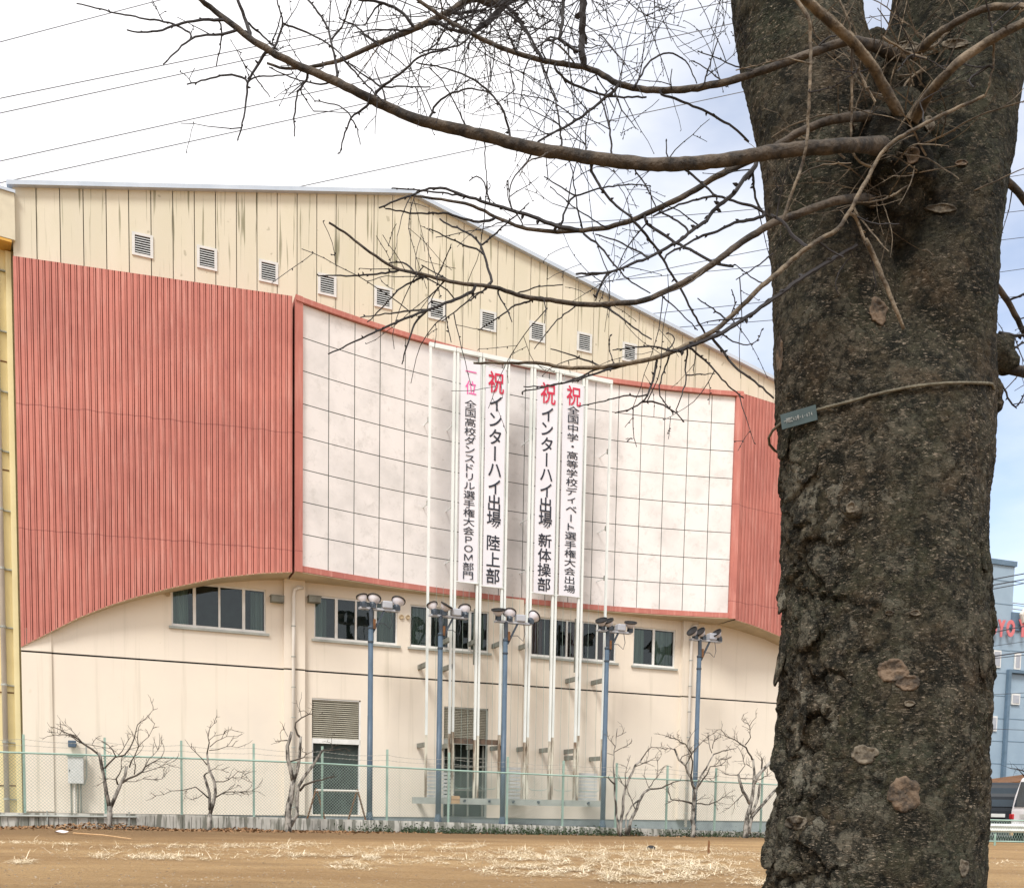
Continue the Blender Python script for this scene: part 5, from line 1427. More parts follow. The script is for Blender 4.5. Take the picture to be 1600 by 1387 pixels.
 dict(line=[(1428, 88), (1466, 52), (1509, 26), (1544, 11), (1600, 10), (1660, 14)], d=3.45, s=-.0008, r=(5.2, 4.2), pale=1, tw=[([(1455, 80), (1490, 40), (1530, 0)], 2, 1.4), ([(1450, 92), (1420, 84), (1380, 58)], 2, 1.4), ([(1420, 84), (1405, 110), (1402, 112)], 1.4, .9)], sp=4, up=.1),
 dict(line=[(1408, 186), (1388, 148), (1360, 98), (1325, 58), (1284, 23), (1255, -4), (1215, -40)], d=3.66, s=-.0016, r=(7.6, 6), pale=1, tw=[([(1325, 58), (1332, 95), (1350, 130), (1368, 160)], 2.4, 1.6), ([(1324, 60), (1330, 40), (1312, 0)], 1.8, 1.3), ([(1365, 105), (1340, 115), (1300, 108)], 1.1, .8), ([(1400, 180), (1405, 150), (1418, 125), (1446, 105)], 2.4, 1.8)], sp=4, up=.1),
 dict(line=[(1352, 375), (1372, 415), (1388, 455), (1412, 514)], d=3.3, s=.0003, r=(3.8, 2.4), pale=1, tw=[([(1360, 395), (1365, 420), (1368, 445)], 1.2, .8), ([(1336, 395), (1320, 410), (1303, 440), (1310, 460)], 1.1, .7), ([(1333, 330), (1344, 355), (1352, 378)], 2.4, 2.2), ([(1333, 335), (1365, 350), (1405, 350)], 1.2, .8)], sp=2, up=0),
 dict(line=[(1331, 62), (1331, 112), (1331, 150), (1330, 205), (1330, 235), (1340, 255), (1364, 262)], d=3.44, s=.0004, r=(2.1, 1.5), pale=1, tw=[], sp=1, up=0),
 dict(line=[(1540, 255), (1567, 278), (1590, 298), (1620, 340)], d=4.0, s=.001, r=(6, 4.5), pale=0, tw=[], sp=2, up=0),
 dict(line=[(1535, 420), (1555, 444), (1575, 470), (1590, 500), (1610, 540)], d=4.1, s=.001, r=(4.6, 3.6), pale=0, tw=[([(1575, 470), (1600, 460), (1620, 452)], 1.8, 1.2)], sp=10, up=0),
 dict(line=[(1560, 570), (1585, 578), (1610, 585), (1650, 590)], d=4.0, s=0, r=(9, 6), pale=0, tw=[([(1565, 565), (1580, 545), (1610, 530)], 2.2, 1.4), ([(1560, 520), (1585, 525), (1610, 524)], 3, 2.2), ([(1565, 600), (1585, 640), (1600, 620), (1605, 590)], 1.6, 1)], sp=10, up=0),
]
TWIGS = []
for bi, br in enumerate(BR):
    rnd = random.Random(100 + bi)
    m = MB(); own = [m]
    prof = None
    if 'mid' in br: prof = [(0, br['r'][0] * .8), (.25, br['r'][0]), (.45, br['mid']), (.7, 3.4), (1, br['r'][1])]
    elif 'pr' in br: prof = br['pr']
    elif br.get('skip'): prof = [(0, 8), (.2, 7.5), (.27, 5), (1, br['r'][1])]
    main = lay(br['line'], br['d'], br['s'], br['r'][0], br['r'][1], rnd, 9, mb=m, prof=prof, root=(bi < 12 and bi not in (2, 5, 6, 9, 10, 11)))
    lines = [main]
    for ln, r0, r1 in br['tw']:
        near = min(PLACED, key=lambda q: (q[0] - ln[0][0]) ** 2 + (q[1] - ln[0][1]) ** 2)
        if 2 < math.hypot(near[0] - ln[0][0], near[1] - ln[0][1]) < 20: ln = [(near[0], near[1])] + list(ln)
        d0 = depth_near(ln[0][0], ln[0][1], br['d'])
        t = MB()
        o = lay(ln, d0, rnd.uniform(-.0012, .0009), r0, r1, rnd, 5, jit=1.6, step=7, mb=t)
        lines.append(o); own.append(t)
        for k in range(1, len(o)):
            if rnd.random() < .33:
                p = at(*o[k][:3]); q = at(*o[k - 1][:3])
                bud(t, p, (p - q).normalized(), max(.0022, o[k][3] * o[k][2] / F * .8), rnd)
    for _ in range(br['sp']):
        wi = rnd.randrange(len(lines)); o, t = lines[wi], own[wi]; k = rnd.randrange(len(o) // 3, len(o)) if o is main else rnd.randrange(1, len(o))
        x, y, d, rp = o[k]
        if x > 1215 and y > 60 and rnd.random() < .7 and bi < 12: continue
        p = at(x, y, d); q = at(*o[max(0, k - 1)][:3])
        dr = (p - q).normalized(); s = Vector((rnd.gauss(0, 1), rnd.gauss(0, .55), rnd.gauss(0, 1) + br['up'])); s = (s - dr * s.dot(dr)).normalized()
        spray(t, p, dr * .6 + s, rnd.uniform(.12, .38) * (.55 if x < 620 else 1), max(.0019, min(.0030, rp * d / F * .6)), rnd, 0, .025, .5)
    b_ = m.build('branch', 'branch_pale' if br['pale'] and bi >= 5 else 'branch_bark', TREE, smooth=True, off=BASE)
    for o, q in list(zip(lines, own))[1:]:
        TWIGS.append((sum(math.hypot(b[0] - a[0], b[1] - a[1]) * b[3] for a, b in zip(o, o[1:])), q, b_, 'twig_dark' if bi < 6 or bi > 11 else 'branch_pale'))
TWIGS.sort(key=lambda q: -q[0])
REST = MB()
for k, (_, q, b_, mt) in enumerate(TWIGS):
    if k < 98: q.build('twig', mt, b_, off=BASE)
    else:
        i = len(REST.v); REST.v += q.v; REST.f += [tuple(i + m for m in f) for f in q.f]
# dense crown twigs hanging into the top of the view, and the crown above the frame
rnd = random.Random(77)
t = MB()
for k in range(70):
    x = rnd.choice([rnd.uniform(640, 900), rnd.uniform(560, 1000), rnd.uniform(700, 880)]); y = rnd.uniform(-60, 70)
    d = rnd.uniform(3.5, 4.4)
    spray(t, at(x, y, d), Vector((rnd.gauss(0, 1), rnd.gauss(0, .4), rnd.gauss(-.3, .8))), rnd.uniform(.2, .5), .0024, rnd, 0, .03, .6)
for k in range(16):
    x = rnd.uniform(930, 1140); d = rnd.uniform(3.4, 4.2)
    spray(t, at(x, -20, d), Vector((rnd.gauss(0, .4), 0, -1)), rnd.uniform(.15, .36), .0016, rnd, 0, .03, .7)
m = MB()
for k in range(22):
    s = rnd.choice([(1195, -300), (1150, -620), (1540, -300), (1600, -620), (1080, -980), (1700, -980), (1222, -110), (1510, -150)])
    p = at(s[0], s[1], TD + .2); d = Vector((rnd.gauss(0, 1), rnd.gauss(0, 1), rnd.uniform(.1, .9))).normalized()
    if s[1] > -200 and d.y < 0: d.y = abs(d.y)
    q = [p]; ln = rnd.uniform(1.2, 2.4)
    for i in range(10):
        d = (d + Vector([rnd.gauss(0, .12) for _ in range(3)])).normalized(); q.append(q[-1] + d * ln / 10)
    if any(projy(v) > -60 for v in q): continue
    m.tube(q, [.04 * (1 - .085 * i) for i in range(11)], 6)
    for i in range(3, 11):
        spray(t, q[i], d + Vector((rnd.gauss(0, .8), rnd.gauss(0, .8), abs(rnd.gauss(0, .8)))), rnd.uniform(.3, .7), .005, rnd, 0, .0, .1)
c_ = m.build('crown', 'branch_bark', TREE, smooth=True, off=BASE)
i = len(REST.v); REST.v += t.v; REST.f += [tuple(i + m_ for m_ in f) for f in t.f]
REST.build('fine_twigs', 'twig_dark', TREE, off=BASE)['kind'] = 'stuff'

rnd = random.Random(31)
t = MB()
for k in range(46):
    x, y = rnd.gauss(1395, 40), rnd.uniform(70, 330)
    h = on_trunk(x, y)[0]
    if h is None or h.y > 3.9: continue
    d = Vector((rnd.gauss(-.15, 1), -.35, rnd.gauss(.25, .8))).normalized()
    spray(t, h, d, rnd.uniform(.16, .46), rnd.uniform(.0022, .0045), rnd, 0, .0, .3)
t.build('shoots', 'branch_pale', TREE, off=BASE)['kind'] = 'stuff'

# ---- rope round the trunk and its label
rp_ = []
for px, py in ((1222, 660), (1236, 655), (1255, 648), (1275, 641), (1300, 634), (1330, 627), (1360, 618), (1390, 611), (1420, 605), (1450, 601), (1480, 598.5), (1510, 598), (1532, 598.5), (1540, 599), (1546, 599.5), (1550, 600)):
    h = on_trunk(px, py)[0]
    if h is not None: rp_.append(h - ray(px, py).normalized() * .012)
cx = tp(1379, 620); rad = .47
e0, e1 = rp_[0], rp_[-1]
back = []
a0 = math.atan2(e1.y - cx.y, e1.x - cx.x); a1 = math.atan2(e0.y - cx.y, e0.x - cx.x) + 2 * pi
while a1 > a0 + 2 * pi: a1 -= 2 * pi
for k in range(1, 20):
    a = a0 + (a1 - a0) * k / 20
    f_ = k / 20; ra_ = math.hypot(e1.x - cx.x, e1.y - cx.y); rb_ = math.hypot(e0.x - cx.x, e0.y - cx.y)
    rad = (ra_ + (rb_ - ra_) * f_) * (1 - .04 * math.sin(pi * f_))
    back.append(Vector((cx.x + rad * cos(a), cx.y + rad * sin(a), e1.z + (e0.z - e1.z) * k / 20)))
ROPE = MB(); ROPE.tube(rp_ + back + [rp_[0]], .0055, 8)
bs = rp_[6].copy()
rt = thing('trunk_rope', 'grey-brown rope tied round the great trunk', 'rope', bs)
ROPE.build('cord', 'rope', rt, smooth=True, off=bs)
sg = MB()
# a second twisted strand wound along the cord gives it its lay
line = rp_
tw_ = []
tot_l = 0
for a, b in zip(line, line[1:]):
    for k in range(10):
        p = a.lerp(b, k / 10); dd = (b - a).normalized(); s = dd.cross(Vector((0, 0, 1))).normalized(); w = dd.cross(s)
        ph = tot_l * 2 * pi / .03; tot_l += (b - a).length / 10
        tw_.append(p + (s * cos(ph) + w * sin(ph)) * .004)
sg.tube(tw_, .003, 5); sg.build('strand', 'rope', rt, smooth=True, off=bs)
pl = [at(*q) for q in ((1221, 642, 3.56), (1274, 633, 3.50), (1276, 655, 3.50), (1224, 665, 3.56))]
def front(px, py):
    h = on_trunk(px, py)[0]
    return h.y if h is not None else 3.7
dl, dr_ = min(front(1228, 650), 3.85) - .03, front(1272, 645) - .03
pl = [at(1219, 648, dl), at(1274, 632, dr_), None, at(1222, 671, dl)]
pl[2] = pl[1] + pl[3] - pl[0]
T = thing('tree_tag', 'small dark green plate with white writing tied to the great trunk', 'tag', pl[3])
ex = (pl[1] - pl[0]); ez = (pl[3] - pl[0]); nn = ex.cross(ez).normalized()
if nn.y > 0: nn = -nn
p = MB()
i = 0
p.v = [tuple(q - pl[3]) for q in pl] + [tuple(q - nn * .004 - pl[3]) for q in pl]
p.f = [(0, 1, 2, 3), (7, 6, 5, 4), (0, 4, 5, 1), (1, 5, 6, 2), (2, 6, 7, 3), (3, 7, 4, 0)]
p.build('plate', 'tag_green', T)
s = '一般区道42号・6-674'
g_ = MB()
eu, ev = ex.normalized(), ez.normalized()
wd = ex.length * .82; x0 = ex.length * .09
cw = wd / len(s)
for k, ch in enumerate(s):
    vs, fs = glyph(ch, 1, .03)
    i = len(g_.v)
    for a, b, c in vs:
        q = pl[0] + ex * .0 + eu * (x0 + cw * (k + .5) + a * cw * 1.08) + ez * .52 - ev * (c * cw * 2.0) + nn * .003
        g_.v.append(tuple(q - pl[3]))
    g_.f += [tuple(i + m for m in f) for f in fs]
g_.build('lettering', 'vent_white', T)

# ================================================================== ground cover
rnd = random.Random(9)
def ground_pt(px, py):
    p = ground_at(px, py, 0)
    for _ in range(3):
        p = ground_at(px, py, gz(p.x, p.y))
    return p
mb = MB()
PATCH = [(940, 1345, 190, 24, 4200), (300, 1330, 260, 12, 500), (640, 1332, 200, 10, 550), (1080, 1340, 120, 16, 600), (870, 1335, 110, 12, 900), (1010, 1370, 90, 10, 700), (420, 1322, 70, 5, 300), (200, 1338, 80, 5, 330), (300, 1340, 70, 5, 280), (560, 1340, 40, 5, 280), (640, 1324, 90, 4, 360), (720, 1322, 70, 4, 300), (480, 1318, 50, 3, 150), (330, 1322, 50, 4, 200), (250, 1322, 40, 3, 120), (35, 1347, 18, 4, 130), (110, 1318, 30, 3, 100), (20, 1318, 20, 3, 80), (60, 1317, 16, 3, 60),
         (450, 1338, 50, 5, 220), (560, 1352, 50, 7, 260), (1120, 1362, 60, 12, 330), (1150, 1335, 50, 5, 150), (1070, 1326, 70, 4, 220), (820, 1362, 80, 8, 320), (680, 1345, 60, 6, 220), (1180, 1378, 40, 6, 120), (1080, 1352, 70, 10, 400), (1010, 1325, 60, 4, 200), (1580, 1350, 40, 5, 40)]
for cx_, cy_, rx, ry, n_ in PATCH:
    for _ in range(int(n_ * 1.7)):
        for _t in range(6):
            a, r = rnd.uniform(0, 2 * pi), sqrt(rnd.random()) * (1 + rnd.gauss(0, .16))
            x, y = cx_ + rx * r * cos(a), cy_ + ry * r * sin(a)
            if noise.noise(Vector((x * .035, y * .16, 2))) > -.12: break
        p = ground_pt(x, min(1440, max(1310, y)))
        az = rnd.uniform(0, 2 * pi); el = abs(rnd.gauss(.05, .16)); ln = rnd.uniform(.06, .22)
        if rnd.random() < .02: el = rnd.uniform(.4, 1.1); ln = rnd.uniform(.12, .28)
        d = Vector((cos(az) * cos(el), sin(az) * cos(el), sin(el))); s = Vector((-sin(az), cos(az), 0)) * rnd.uniform(.0028, .0062)
        q = p + Vector((0, 0, .008 + rnd.random() * .02))
        m_ = q + d * ln * .55; e = q + d * ln + Vector((0, 0, -.12 * ln))
        i = len(mb.v); mb.v += [tuple(q - s), tuple(q + s), tuple(m_ + s * .8), tuple(m_ - s * .8), tuple(e)]
        mb.f += [(i, i + 1, i + 2, i + 3), (i + 3, i + 2, i + 4)]
g = mb.build('dry_grass', 'straw'); g['kind'] = 'stuff'; g['label'] = 'patches of dry straw-coloured grass on the sandy field'; g['category'] = 'grass'
mb = MB()
for _ in range(3300):
    u = rnd.choice([rnd.gauss(2.0, 1.6), rnd.gauss(5.4, 1.2), rnd.gauss(8.2, 1.2), rnd.uniform(-2, 31), rnd.uniform(-1, 9)])
    n = 2.62 + abs(rnd.gauss(.1, .55)) * (1.1 if u < 9 else .8)
    p = B(u, n, 0); pile = .17 * math.exp(-((u - 2.1) / 1.2) ** 2) * math.exp(-((n - 3.0) / .5) ** 2) + .06 * math.exp(-((u - 5.6) / .8) ** 2) * math.exp(-((n - 2.9) / .4) ** 2)
    p.z = gz(p.x, p.y) + rnd.random() * (.03 + pile)
    r = rnd.uniform(.03, .075); a = rnd.uniform(0, 2 * pi)
    d = Vector((cos(a), sin(a), rnd.gauss(0, .45))).normalized() * r; s = Vector((-sin(a), cos(a), rnd.gauss(0, .5))) * r * .45
    i = len(mb.v); mb.v += [tuple(p - d), tuple(p + s), tuple(p + d), tuple(p - s)]; mb.f.append((i, i + 1, i + 2, i + 3))
g = mb.build('leaf_litter', 'dead_leaf'); g['kind'] = 'stuff'; g['label'] = 'brown dead leaves heaped along the low wall'; g['category'] = 'leaves'
mb = MB()
for _ in range(5200):
    u = rnd.choice([rnd.gauss(13.5, 1.6), rnd.gauss(17, 1.8), rnd.gauss(21.5, 2.5), rnd.uniform(8.5, 31), rnd.gauss(11, 1)])
    if u < 8: continue
    n = 2.62 + abs(rnd.gauss(0, .28))
    den = noise.noise(Vector((u * .9, 4, 0)))
    if den < -.25: continue
    p = B(u, n, 0); p.z = gz(p.x, p.y) + abs(rnd.gauss(0, .09)) * (1.1 + den)
    r = rnd.uniform(.025, .06); d = Vector([rnd.gauss(0, 1) for _ in range(3)]).normalized() * r; s = Vector([rnd.gauss(0, 1) for _ in range(3)]).normalized() * r * .5
    i = len(mb.v); mb.v += [tuple(p - d), tuple(p + s), tuple(p + d), tuple(p - s)]; mb.f.append((i, i + 1, i + 2, i + 3))
g = mb.build('weeds', 'weed_green'); g['kind'] = 'stuff'; g['label'] = 'dark green weeds growing along the foot of the low wall'; g['category'] = 'weeds'
mb = MB()
for _ in range(2200):
    x, y = rnd.uniform(-40, 1640), 1312 + (rnd.random() ** .8) * 100
    p = ground_pt(x, y); r = rnd.uniform(.003, .010)
    mb.obox(p + Vector((0, 0, r * .4)), Vector((rnd.gauss(0, 1), rnd.gauss(0, 1), 0)).normalized() * r, Vector((rnd.gauss(0, 1), rnd.gauss(0, 1), .2)).normalized() * r * .8, (0, 0, r * .6))
g = mb.build('pebbles', 'pebble'); g['kind'] = 'stuff'; g['label'] = 'small pebbles scattered over the sandy field'; g['category'] = 'pebbles'
# bits that lie about
p = ground_pt(1107, 1334); s = MB(); s.prism([(-.02, 0), (.02, 0), (.018, .26), (0, .30), (-.016, .27)], -.015, .015); lt('wooden_stake', 'short brown wooden stake standing in the field left of the great trunk', s, 'rust', 'stake').location = p
p = ground_pt(1017, 1326); s = MB(); s.lathe((0, 0, 0), (0, 0, 1), [(0, .1), (.03, .11), (.06, .09), (.085, .05), (.09, 0)], 9); lt('dark_clod', 'dark round clod of earth on the field before the slender stems', s, 'black', 'clod').location = p
p = ground_pt(95, 1301); s = MB()
for k in range(14):
    a = 2 * pi * k / 14; s.v.append((.16 * cos(a) * (1 + .2 * sin(3 * a)), .1 * sin(a), .02 + .02 * sin(2 * a)))
s.v.append((0, 0, .07)); s.f = [(k, (k + 1) % 14, 14) for k in range(14)]
lt('plastic_scrap', 'crumpled pale plastic scrap on the ground at the far left', s, 'litter_white', 'litter').location = p + Vector((0, 0, .01))
s = MB(); a, b = ground_pt(115, 1303), ground_pt(205, 1312); s.tube([a + Vector((0, 0, .03)), a.lerp(b, .5) + Vector((0, .05, .05)), b + Vector((0, 0, .03))], [.022, .018, .012], 6); lt('fallen_branch', 'thin fallen branch lying in front of the leaf heap', s, 'wood_plain', 'branch', off=a).location = a
# scaffold tube lying along the coping at the left
s = MB(); a0_, a1_ = B(-3, NF + .17, .40), B(3.0, NF + .17, .40); s.tube([a0_ - a0_, a1_ - a0_], .03, 8); 
for u in (-1.5, .75, 2.8): q = B(u, NF + .17, .40) - a0_; s.tube([q + Vector((0, 0, -.32)), q + Vector((0, 0, .14 if u > 2 or u < 1 else .05))], .022, 6)
lt('pipe_rail', 'low grey pipe rail in front of the block wall at the far left', s, 'galvanised', 'rail').location = a0_

# ================================================================== far right: yard, vehicles, blue building
BB = thing('blue_building', 'blue-grey clad building with red wall lettering behind the parked vehicles', 'building', at(1583, 930, 50), R(20))
BB.location.z = 0
bx = BB.location
def bl(px, py):          # local x, z on the front plane of the blue building
    r = ray(px, py); d = Vector((cos(R(20)), sin(R(20)), 0)); n = Vector((sin(R(20)), -cos(R(20)), 0))
    t = (Vector(bx).dot(n) - EYEV.dot(n)) / r.dot(n); P = EYEV + r * t
    return (P - Vector(bx)).dot(d), P.z
zt_ = bl(1583, 885)[1]; zl_ = bl(1590, 957)[1]
s = MB(); s.box(-6.5, 0, 0, 9, -.3, zt_); s.build('tower', 'blue_cladding', BB)
s = MB(); s.box(-6.6, .08, -.08, 9.1, zt_, zt_ + .25); s.build('tower_cap', 'blue_dark', BB)
s = MB(); s.box(0.004, 14, .02, 9, -.3, zl_); s.build('wall', 'blue_cladding', BB)
s = MB(); s.box(-.06, 14, -.06, 9.1, zl_ - .9, zl_ - .0); s.build('parapet', 'blue_dark', BB)
s = MB()
for z in (zl_ + .25, zl_ + .55): s.tube([(0, .3, z), (14, .3, z)], .03, 5)
for k in range(12): s.tube([(.3 + k * 1.2, .3, zl_), (.3 + k * 1.2, .3, zl_ + .55)], .03, 5)
s.build('railing', 'ballast_grey', BB)
s = MB()
for k in range(1, 12): s.box(-6.5, 0, -.012, 0, k * 1.15, k * 1.15 + .03); s.box(0.01, 14, .008, .02, k * 1.15 + .02, k * 1.15 + .05)
s.build('cladding_joint', 'blue_dark', BB)
def lx(px): return bl(px, 1050)[0]
for x0, y0, x1, y1 in ((1551, 1015, 1562, 1043), (1585, 1020, 1593, 1046), (1580, 1083, 1592, 1101), (1548.5, 1118, 1556, 1142), (1604, 1020, 1614, 1046), (1604, 1083, 1616, 1101)):
    a, zb = bl(x0, y0); b, za = bl(x1, y1)
    s = MB(); s.box(a, b, -.06, .0, za, zb); wf = s.build('window', 'alu_frame', BB)
    s = MB(); s.box(a + .07, b - .07, -.075, -.061, za + .08, zb - .08); s.build('pane', 'ballast_grey', wf)
xp = lx(1574); s = MB(); s.box(xp - .09, xp + .09, -.2, -.03, 2.2, bl(1574, 1046)[1]); s.box(xp + .09, xp + 6, -.18, -.03, bl(1574, 1046)[1] - .15, bl(1574, 1046)[1]); s.build('drain_pipe', 'blue_dark', BB)
a, z = bl(1592, 962); s = MB(); s.tube([(a + .8, -.1, z - .3), (a, -.25, z - .3), (a - .1, -.25, z), (a + .2, -.25, z + .35)], .12, 8); s.build('goose_pipe', 'pipe_grey', BB)
for ch, xa, xb in (('O', 1530, 1552), ('Y', 1553, 1565), ('O', 1567, 1580), ('Y', 1585, 1600)):
    a = bl(xa, 985)[0]; b = bl(xb, 985)[0]; z0_, z1_ = bl((xa + xb) / 2, 996)[1], bl((xa + xb) / 2, 969)[1]
    vs, fs = glyph(ch, 1, .05)
    if not vs: continue
    wx = max(v[0] for v in vs) - min(v[0] for v in vs); wz = max(v[2] for v in vs) - min(v[2] for v in vs)
    s = MB()
    s.v = [((a + b) / 2 + v[0] / wx * (b - a), -.22 + v[1] * 22, (z0_ + z1_) / 2 + v[2] / wz * (z1_ - z0_)) for v in vs]; s.f = fs
    s.build('sign_letter', 'sign_red', BB)
# guard rail and green fence in front of the parking
gA, gB = ground_at(1500, 1318), ground_at(1660, 1321)
T = thing('guard_rail', 'white roadside guard rail at the edge of the field right of the great trunk', 'guard rail', gA)
d = (gB - gA).normalized(); s_ = Vector((-d.y, d.x, 0))
r = MB()
Lr = 14
prof = [(0, .38), (-.05, .43), (0, .50), (-.05, .57), (0, .64)]
for k, (o, z) in enumerate(prof):
    r.v += [tuple(-d * 4 + s_ * o + Vector((0, 0, z))), tuple(d * Lr + s_ * o + Vector((0, 0, z)))]
for k in range(4): r.f.append((2 * k, 2 * k + 1, 2 * k + 3, 2 * k + 2))
r.build('rail', 'vent_white', T)
for k in range(9):
    q = MB(); q.tube([d * (k * 2 - 3.6) + s_ * .06 + Vector((0, 0, -.05)), d * (k * 2 - 3.6) + s_ * .06 + Vector((0, 0, .68))], .05, 8); q.build('post', 'galvanised', T)
T = thing('green_fence', 'low dark green wire fence in front of the guard rail', 'fence', gA - s_ * .6)
for k in range(9):
    q = MB(); hh = 1.75 if k == 5 else .35; x = d * (k * 1.55 - 3.9); q.tube([x, x + Vector((0, 0, hh))], .03, 6); q.build('post', 'fence_green', T)
q = MB(); q.tube([-d * 4 + Vector((0, 0, .75)), d * 10 + Vector((0, 0, .75))], .022, 5); q.tube([-d * 4 + Vector((0, 0, .12)), d * 10 + Vector((0, 0, .12))], .02, 5)
for k in range(190):
    x = d * (-4 + k * .074); q.tube([x + Vector((0, 0, .1)), x + d * .3 + Vector((0, 0, .75))], .004, 3, False); q.tube([x + d * .3 + Vector((0, 0, .1)), x + Vector((0, 0, .75))], .004, 3, False)
q.build('mesh', 'fence_green', T)

def vehicle(name, label, cat, px, pyb, dist, L_, W_, H_, body, rot, boxy):
    base = at(px, pyb, dist); base.z = .03
    T = thing(name, label, cat, base, rot)
    # side outline in (y along length, z); rear at y=0, extruded across x
    if boxy: side = [(.0, .35), (.0, 1.0), (.06, 1.5), (.22, H_ - .08), (.45, H_), (L_ - 1.5, H_), (L_ - .75, H_ - .25), (L_ - .25, 1.15), (L_, .95), (L_, .35)]
    else: side = [(.0, .38), (-.03, .95), (.1, 1.1), (.35, H_ - .12), (.6, H_), (L_ - 2.0, H_), (L_ - 1.3, 1.15), (L_ - .2, .95), (L_, .8), (L_, .35)]
    m = MB(); n = len(side)
    secs = [(-W_ / 2, .93), (-W_ / 2 + .06, 1.0), (W_ / 2 - .06, 1.0), (W_ / 2, .93)]
    for x, f in secs:
        for y, z in side:
            yc, zc = L_ / 2, .9
            m.v.append((x + (0 if z < 1.0 else -math.copysign(.10, x) * (z - 1.0)), yc + (y - yc) * (.985 if f < 1 else 1), zc + (z - zc) * f if z > zc else z))
    for a in range(3):
        for k in range(n):
            k2 = (k + 1) % n
            m.f.append((a * n + k, a * n + k2, (a + 1) * n + k2, (a + 1) * n + k))
    m.f.append(tuple(reversed(range(n)))); m.f.append(tuple(range(3 * n, 4 * n)))
    m.build('body', body, T, bevel=.05)
    g = MB()
    for sx in (-1, 1):
        x = sx * (W_ / 2 - .045)
        for a, b in ((.5, 1.7), (1.8, 2.8)):
            g.box(min(x, x + sx * .01), max(x, x + sx * .01), a, b, 1.12, H_ - .22)
    g.build('side_window', 'shade_glass', T)
    g = MB(); y1 = .02 if boxy else .07
    g.quad((-W_ / 2 + .2, y1 - .035, 1.15), (W_ / 2 - .2, y1 - .035, 1.15), (W_ / 2 - .26, y1 + .13, H_ - .2), (-W_ / 2 + .26, y1 + .13, H_ - .2)); g.build('rear_window', 'shade_glass', T)
    for sx in (-1, 1):
        g = MB(); x = sx * (W_ / 2 - .12); g.box(x - .1, x + .1, -.06, .05, .72, 1.0 if not boxy else .9); g.build('tail_light', 'tail_red', T, bevel=.02)
        for y in (.85, L_ - .85):
            g = MB(); g.lathe((sx * (W_ / 2 - .2), y, .31), (sx, 0, 0), [(0, .31), (.2, .31), (.215, .27), (.215, .0)], 18); w = g.build('wheel', 'tyre', T)
            g = MB(); g.lathe((sx * (W_ / 2 + .017), y, .31), (sx, 0, 0), [(0, .2), (.006, .18), (.006, 0)], 14); g.build('rim', 'ballast_grey', w)
    g = MB(); g.box(-W_ / 2 + .06, W_ / 2 - .06, -.09, .02, .36, .56); g.build('bumper', body, T, bevel=.03)
    g = MB(); g.box(-.22, .22, -.075, -.05, .78, .9); g.build('number_plate', 'vent_white', T)
vehicle('parked_car', 'dark blue-black boxy car parked with its tail to the field', 'car', 1558, 1296, 33.8, 3.9, 1.7, 2.0, 'van_black', R(-25), True)
vehicle('parked_van', 'white van at the right edge, parked beside the dark car', 'van', 1601, 1296, 32.4, 4.4, 1.75, 2.2, 'van_white', R(-86), True)
# carport roof and small bare tree behind the cars
c0 = at(1582, 1215, 40); T = thing('carport', 'brown carport roof on a timber post behind the parked vehicles', 'carport', Vector((c0.x, c0.y, .03)))
s = MB(); s.quad((-.5, -.5, 2.15), (5, -.5, 3.0), (5, 3, 3.1), (-.5, 3, 2.25)); s.quad((-.5, 3, 2.13), (5, 3, 2.98), (5, -.5, 2.88), (-.5, -.5, 2.03)); s.quad((-.5, -.5, 2.03), (5, -.5, 2.88), (5, -.5, 3.0), (-.5, -.5, 2.15)); s.build('roof', 'rust', T)
for x, h_ in ((.1, 2.2), (4.6, 2.85)):
    s = MB(); s.box(x - .07, x + .07, -.1, .04, -.05, h_); s.build('post', 'wood_plain', T)
t0 = at(1628, 1270, 42); t0.z = 0
T = thing('garden_tree', 'small bare dark tree before the blue building', 'tree', t0)
rnd = random.Random(4); m = MB(); t = MB()
m.tube([(0, 0, -.1), (-.05, 0, 1.2), (-.2, 0, 2.4)], [.12, .1, .08], 8)
for k in range(12):
    p = Vector((-.12 - .05 * rnd.random(), 0, 1.3 + .1 * k)); d = Vector((rnd.uniform(-1.2, .5), rnd.gauss(0, .4), rnd.uniform(.2, .9))).normalized()
    q = [p]
    for i in range(8): d = (d + Vector([rnd.gauss(0, .16) for _ in range(3)])).normalized(); q.append(q[-1] + d * .2); spray(t, q[-1], d + Vector([rnd.gauss(0, .6) for _ in range(3)]), .4, .01, rnd, 1, 0, 0)
    m.tube(q, [.05 - .0045 * i for i in range(9)], 5)
m.build('trunk', 'twig_dark', T); t.build('twigs', 'twig_dark', T)

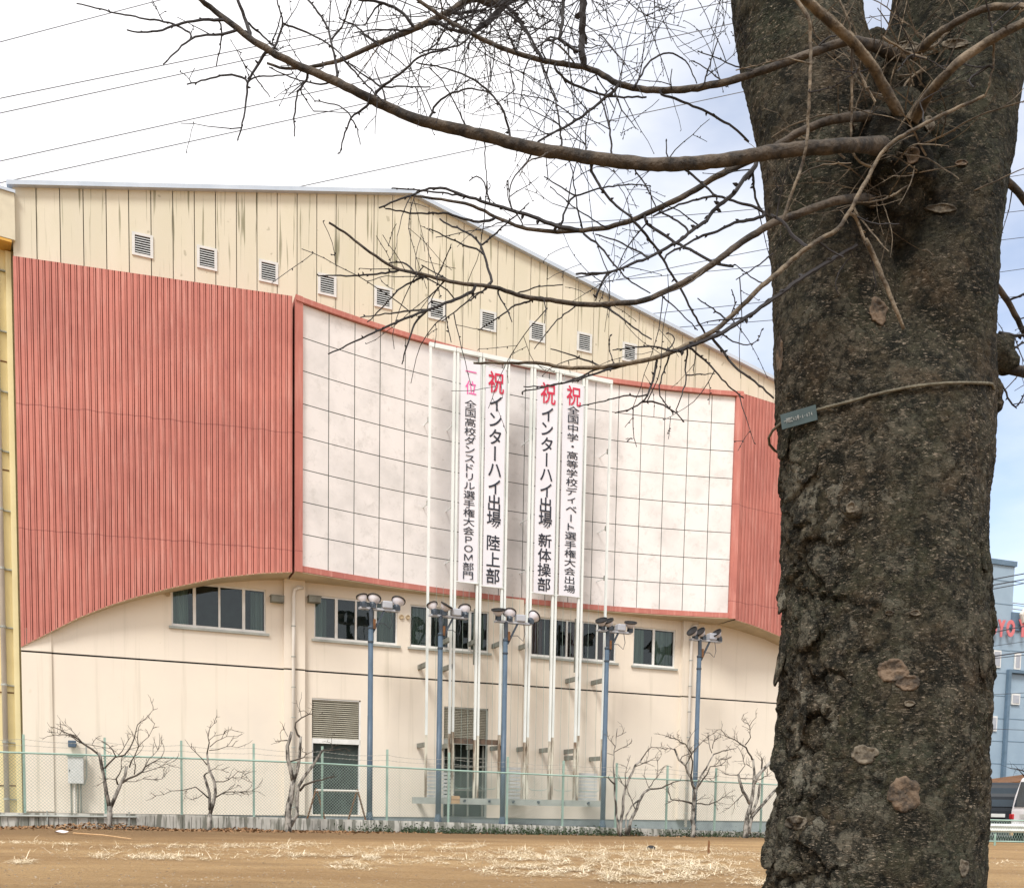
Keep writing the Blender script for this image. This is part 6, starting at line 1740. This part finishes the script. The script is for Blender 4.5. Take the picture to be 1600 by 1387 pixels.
# ================================================================== overhead wires
def cable(label, a, b, r, da, db, sag=.0, mat='wire_black'):
    pa, pb = at(a[0], a[1], da), at(b[0], b[1], db)
    k_ = 1.0 if mat == 'wire_grey' else .35 if da > 50 else 2.5
    pa, pb = pa + (pa - pb) * k_, pb + (pb - pa) * k_
    m = MB(); pts = []
    for k in range(25):
        t = k / 24; p = pa.lerp(pb, t); p.z -= sag * 4 * t * (1 - t); pts.append(p - pa)
    m.tube(pts, r, 5)
    o = m.build('power_line', mat, None); o.location = pa
    tag(o, label, 'power line', 'overhead power lines')
ORD = ['uppermost', 'second', 'third', 'fourth', 'fifth', 'sixth', 'seventh', 'eighth', 'ninth']
def nth(k, n, rest):
    return ('lowest' if k == n - 1 else ORD[k]) + (' of the ' if k in (0, n - 1) else ' from the top of the ') + rest
LW_ = (((0, 66), (275, -6)), ((0, 154), (700, 12)), ((0, 177), (700, 26)), ((0, 252), (1150, 0)), ((0, 286), (1150, 36)), ((0, 392), (1150, 146)))
for k, (a, b) in enumerate(LW_):
    cable(nth(k, 6, 'six wires slanting over the hall roof'), a, b, .026, 62, 70, mat='wire_grey')
RW_ = (((880, 349), (1200, 325), (1600, 273)), ((900, 452), (1210, 387), (1600, 329)), ((915, 442), (1210, 414), (1600, 371)), ((1010, 491), (1210, 470), (1600, 420)), ((1050, 512), (1210, 500), (1600, 462)))
for k, pts in enumerate(RW_):
    a, b, c = [at(x, y, d) for (x, y), d in zip(pts, (66, 70, 74))]
    l = []
    for q in range(25):
        t = q / 24 * 2.2 - .6; t0 = (b - a).length / (c - a).length
        p = a * ((t - t0) * (t - 1) / (t0)) + b * (t * (t - 1) / (t0 * (t0 - 1))) + c * (t * (t - t0) / (1 - t0)); l.append(p - a)
    m = MB(); m.tube(l, .022, 5); o = m.build('power_line', 'wire_black', None); o.location = a
    tag(o, nth(k, 5, 'five wires passing behind the great trunk'), 'power line', 'overhead power lines')
SW_ = (((1545, 906), (1600, 896), .03), ((1545, 915), (1600, 905), .03), ((1545, 921), (1600, 911), .025), ((1545, 989), (1600, 978), .03), ((1545, 1010), (1600, 1002), .015), ((1545, 1026), (1600, 1018), .035), ((1545, 1029), (1600, 1023), .02), ((1545, 1085), (1600, 1082), .015), ((1545, 1138), (1600, 1140), .015))
for k, (a, b, r) in enumerate(SW_):
    cable(nth(k, 9, 'nine cables before the blue building'), a, b, r * .8, 40, 41)
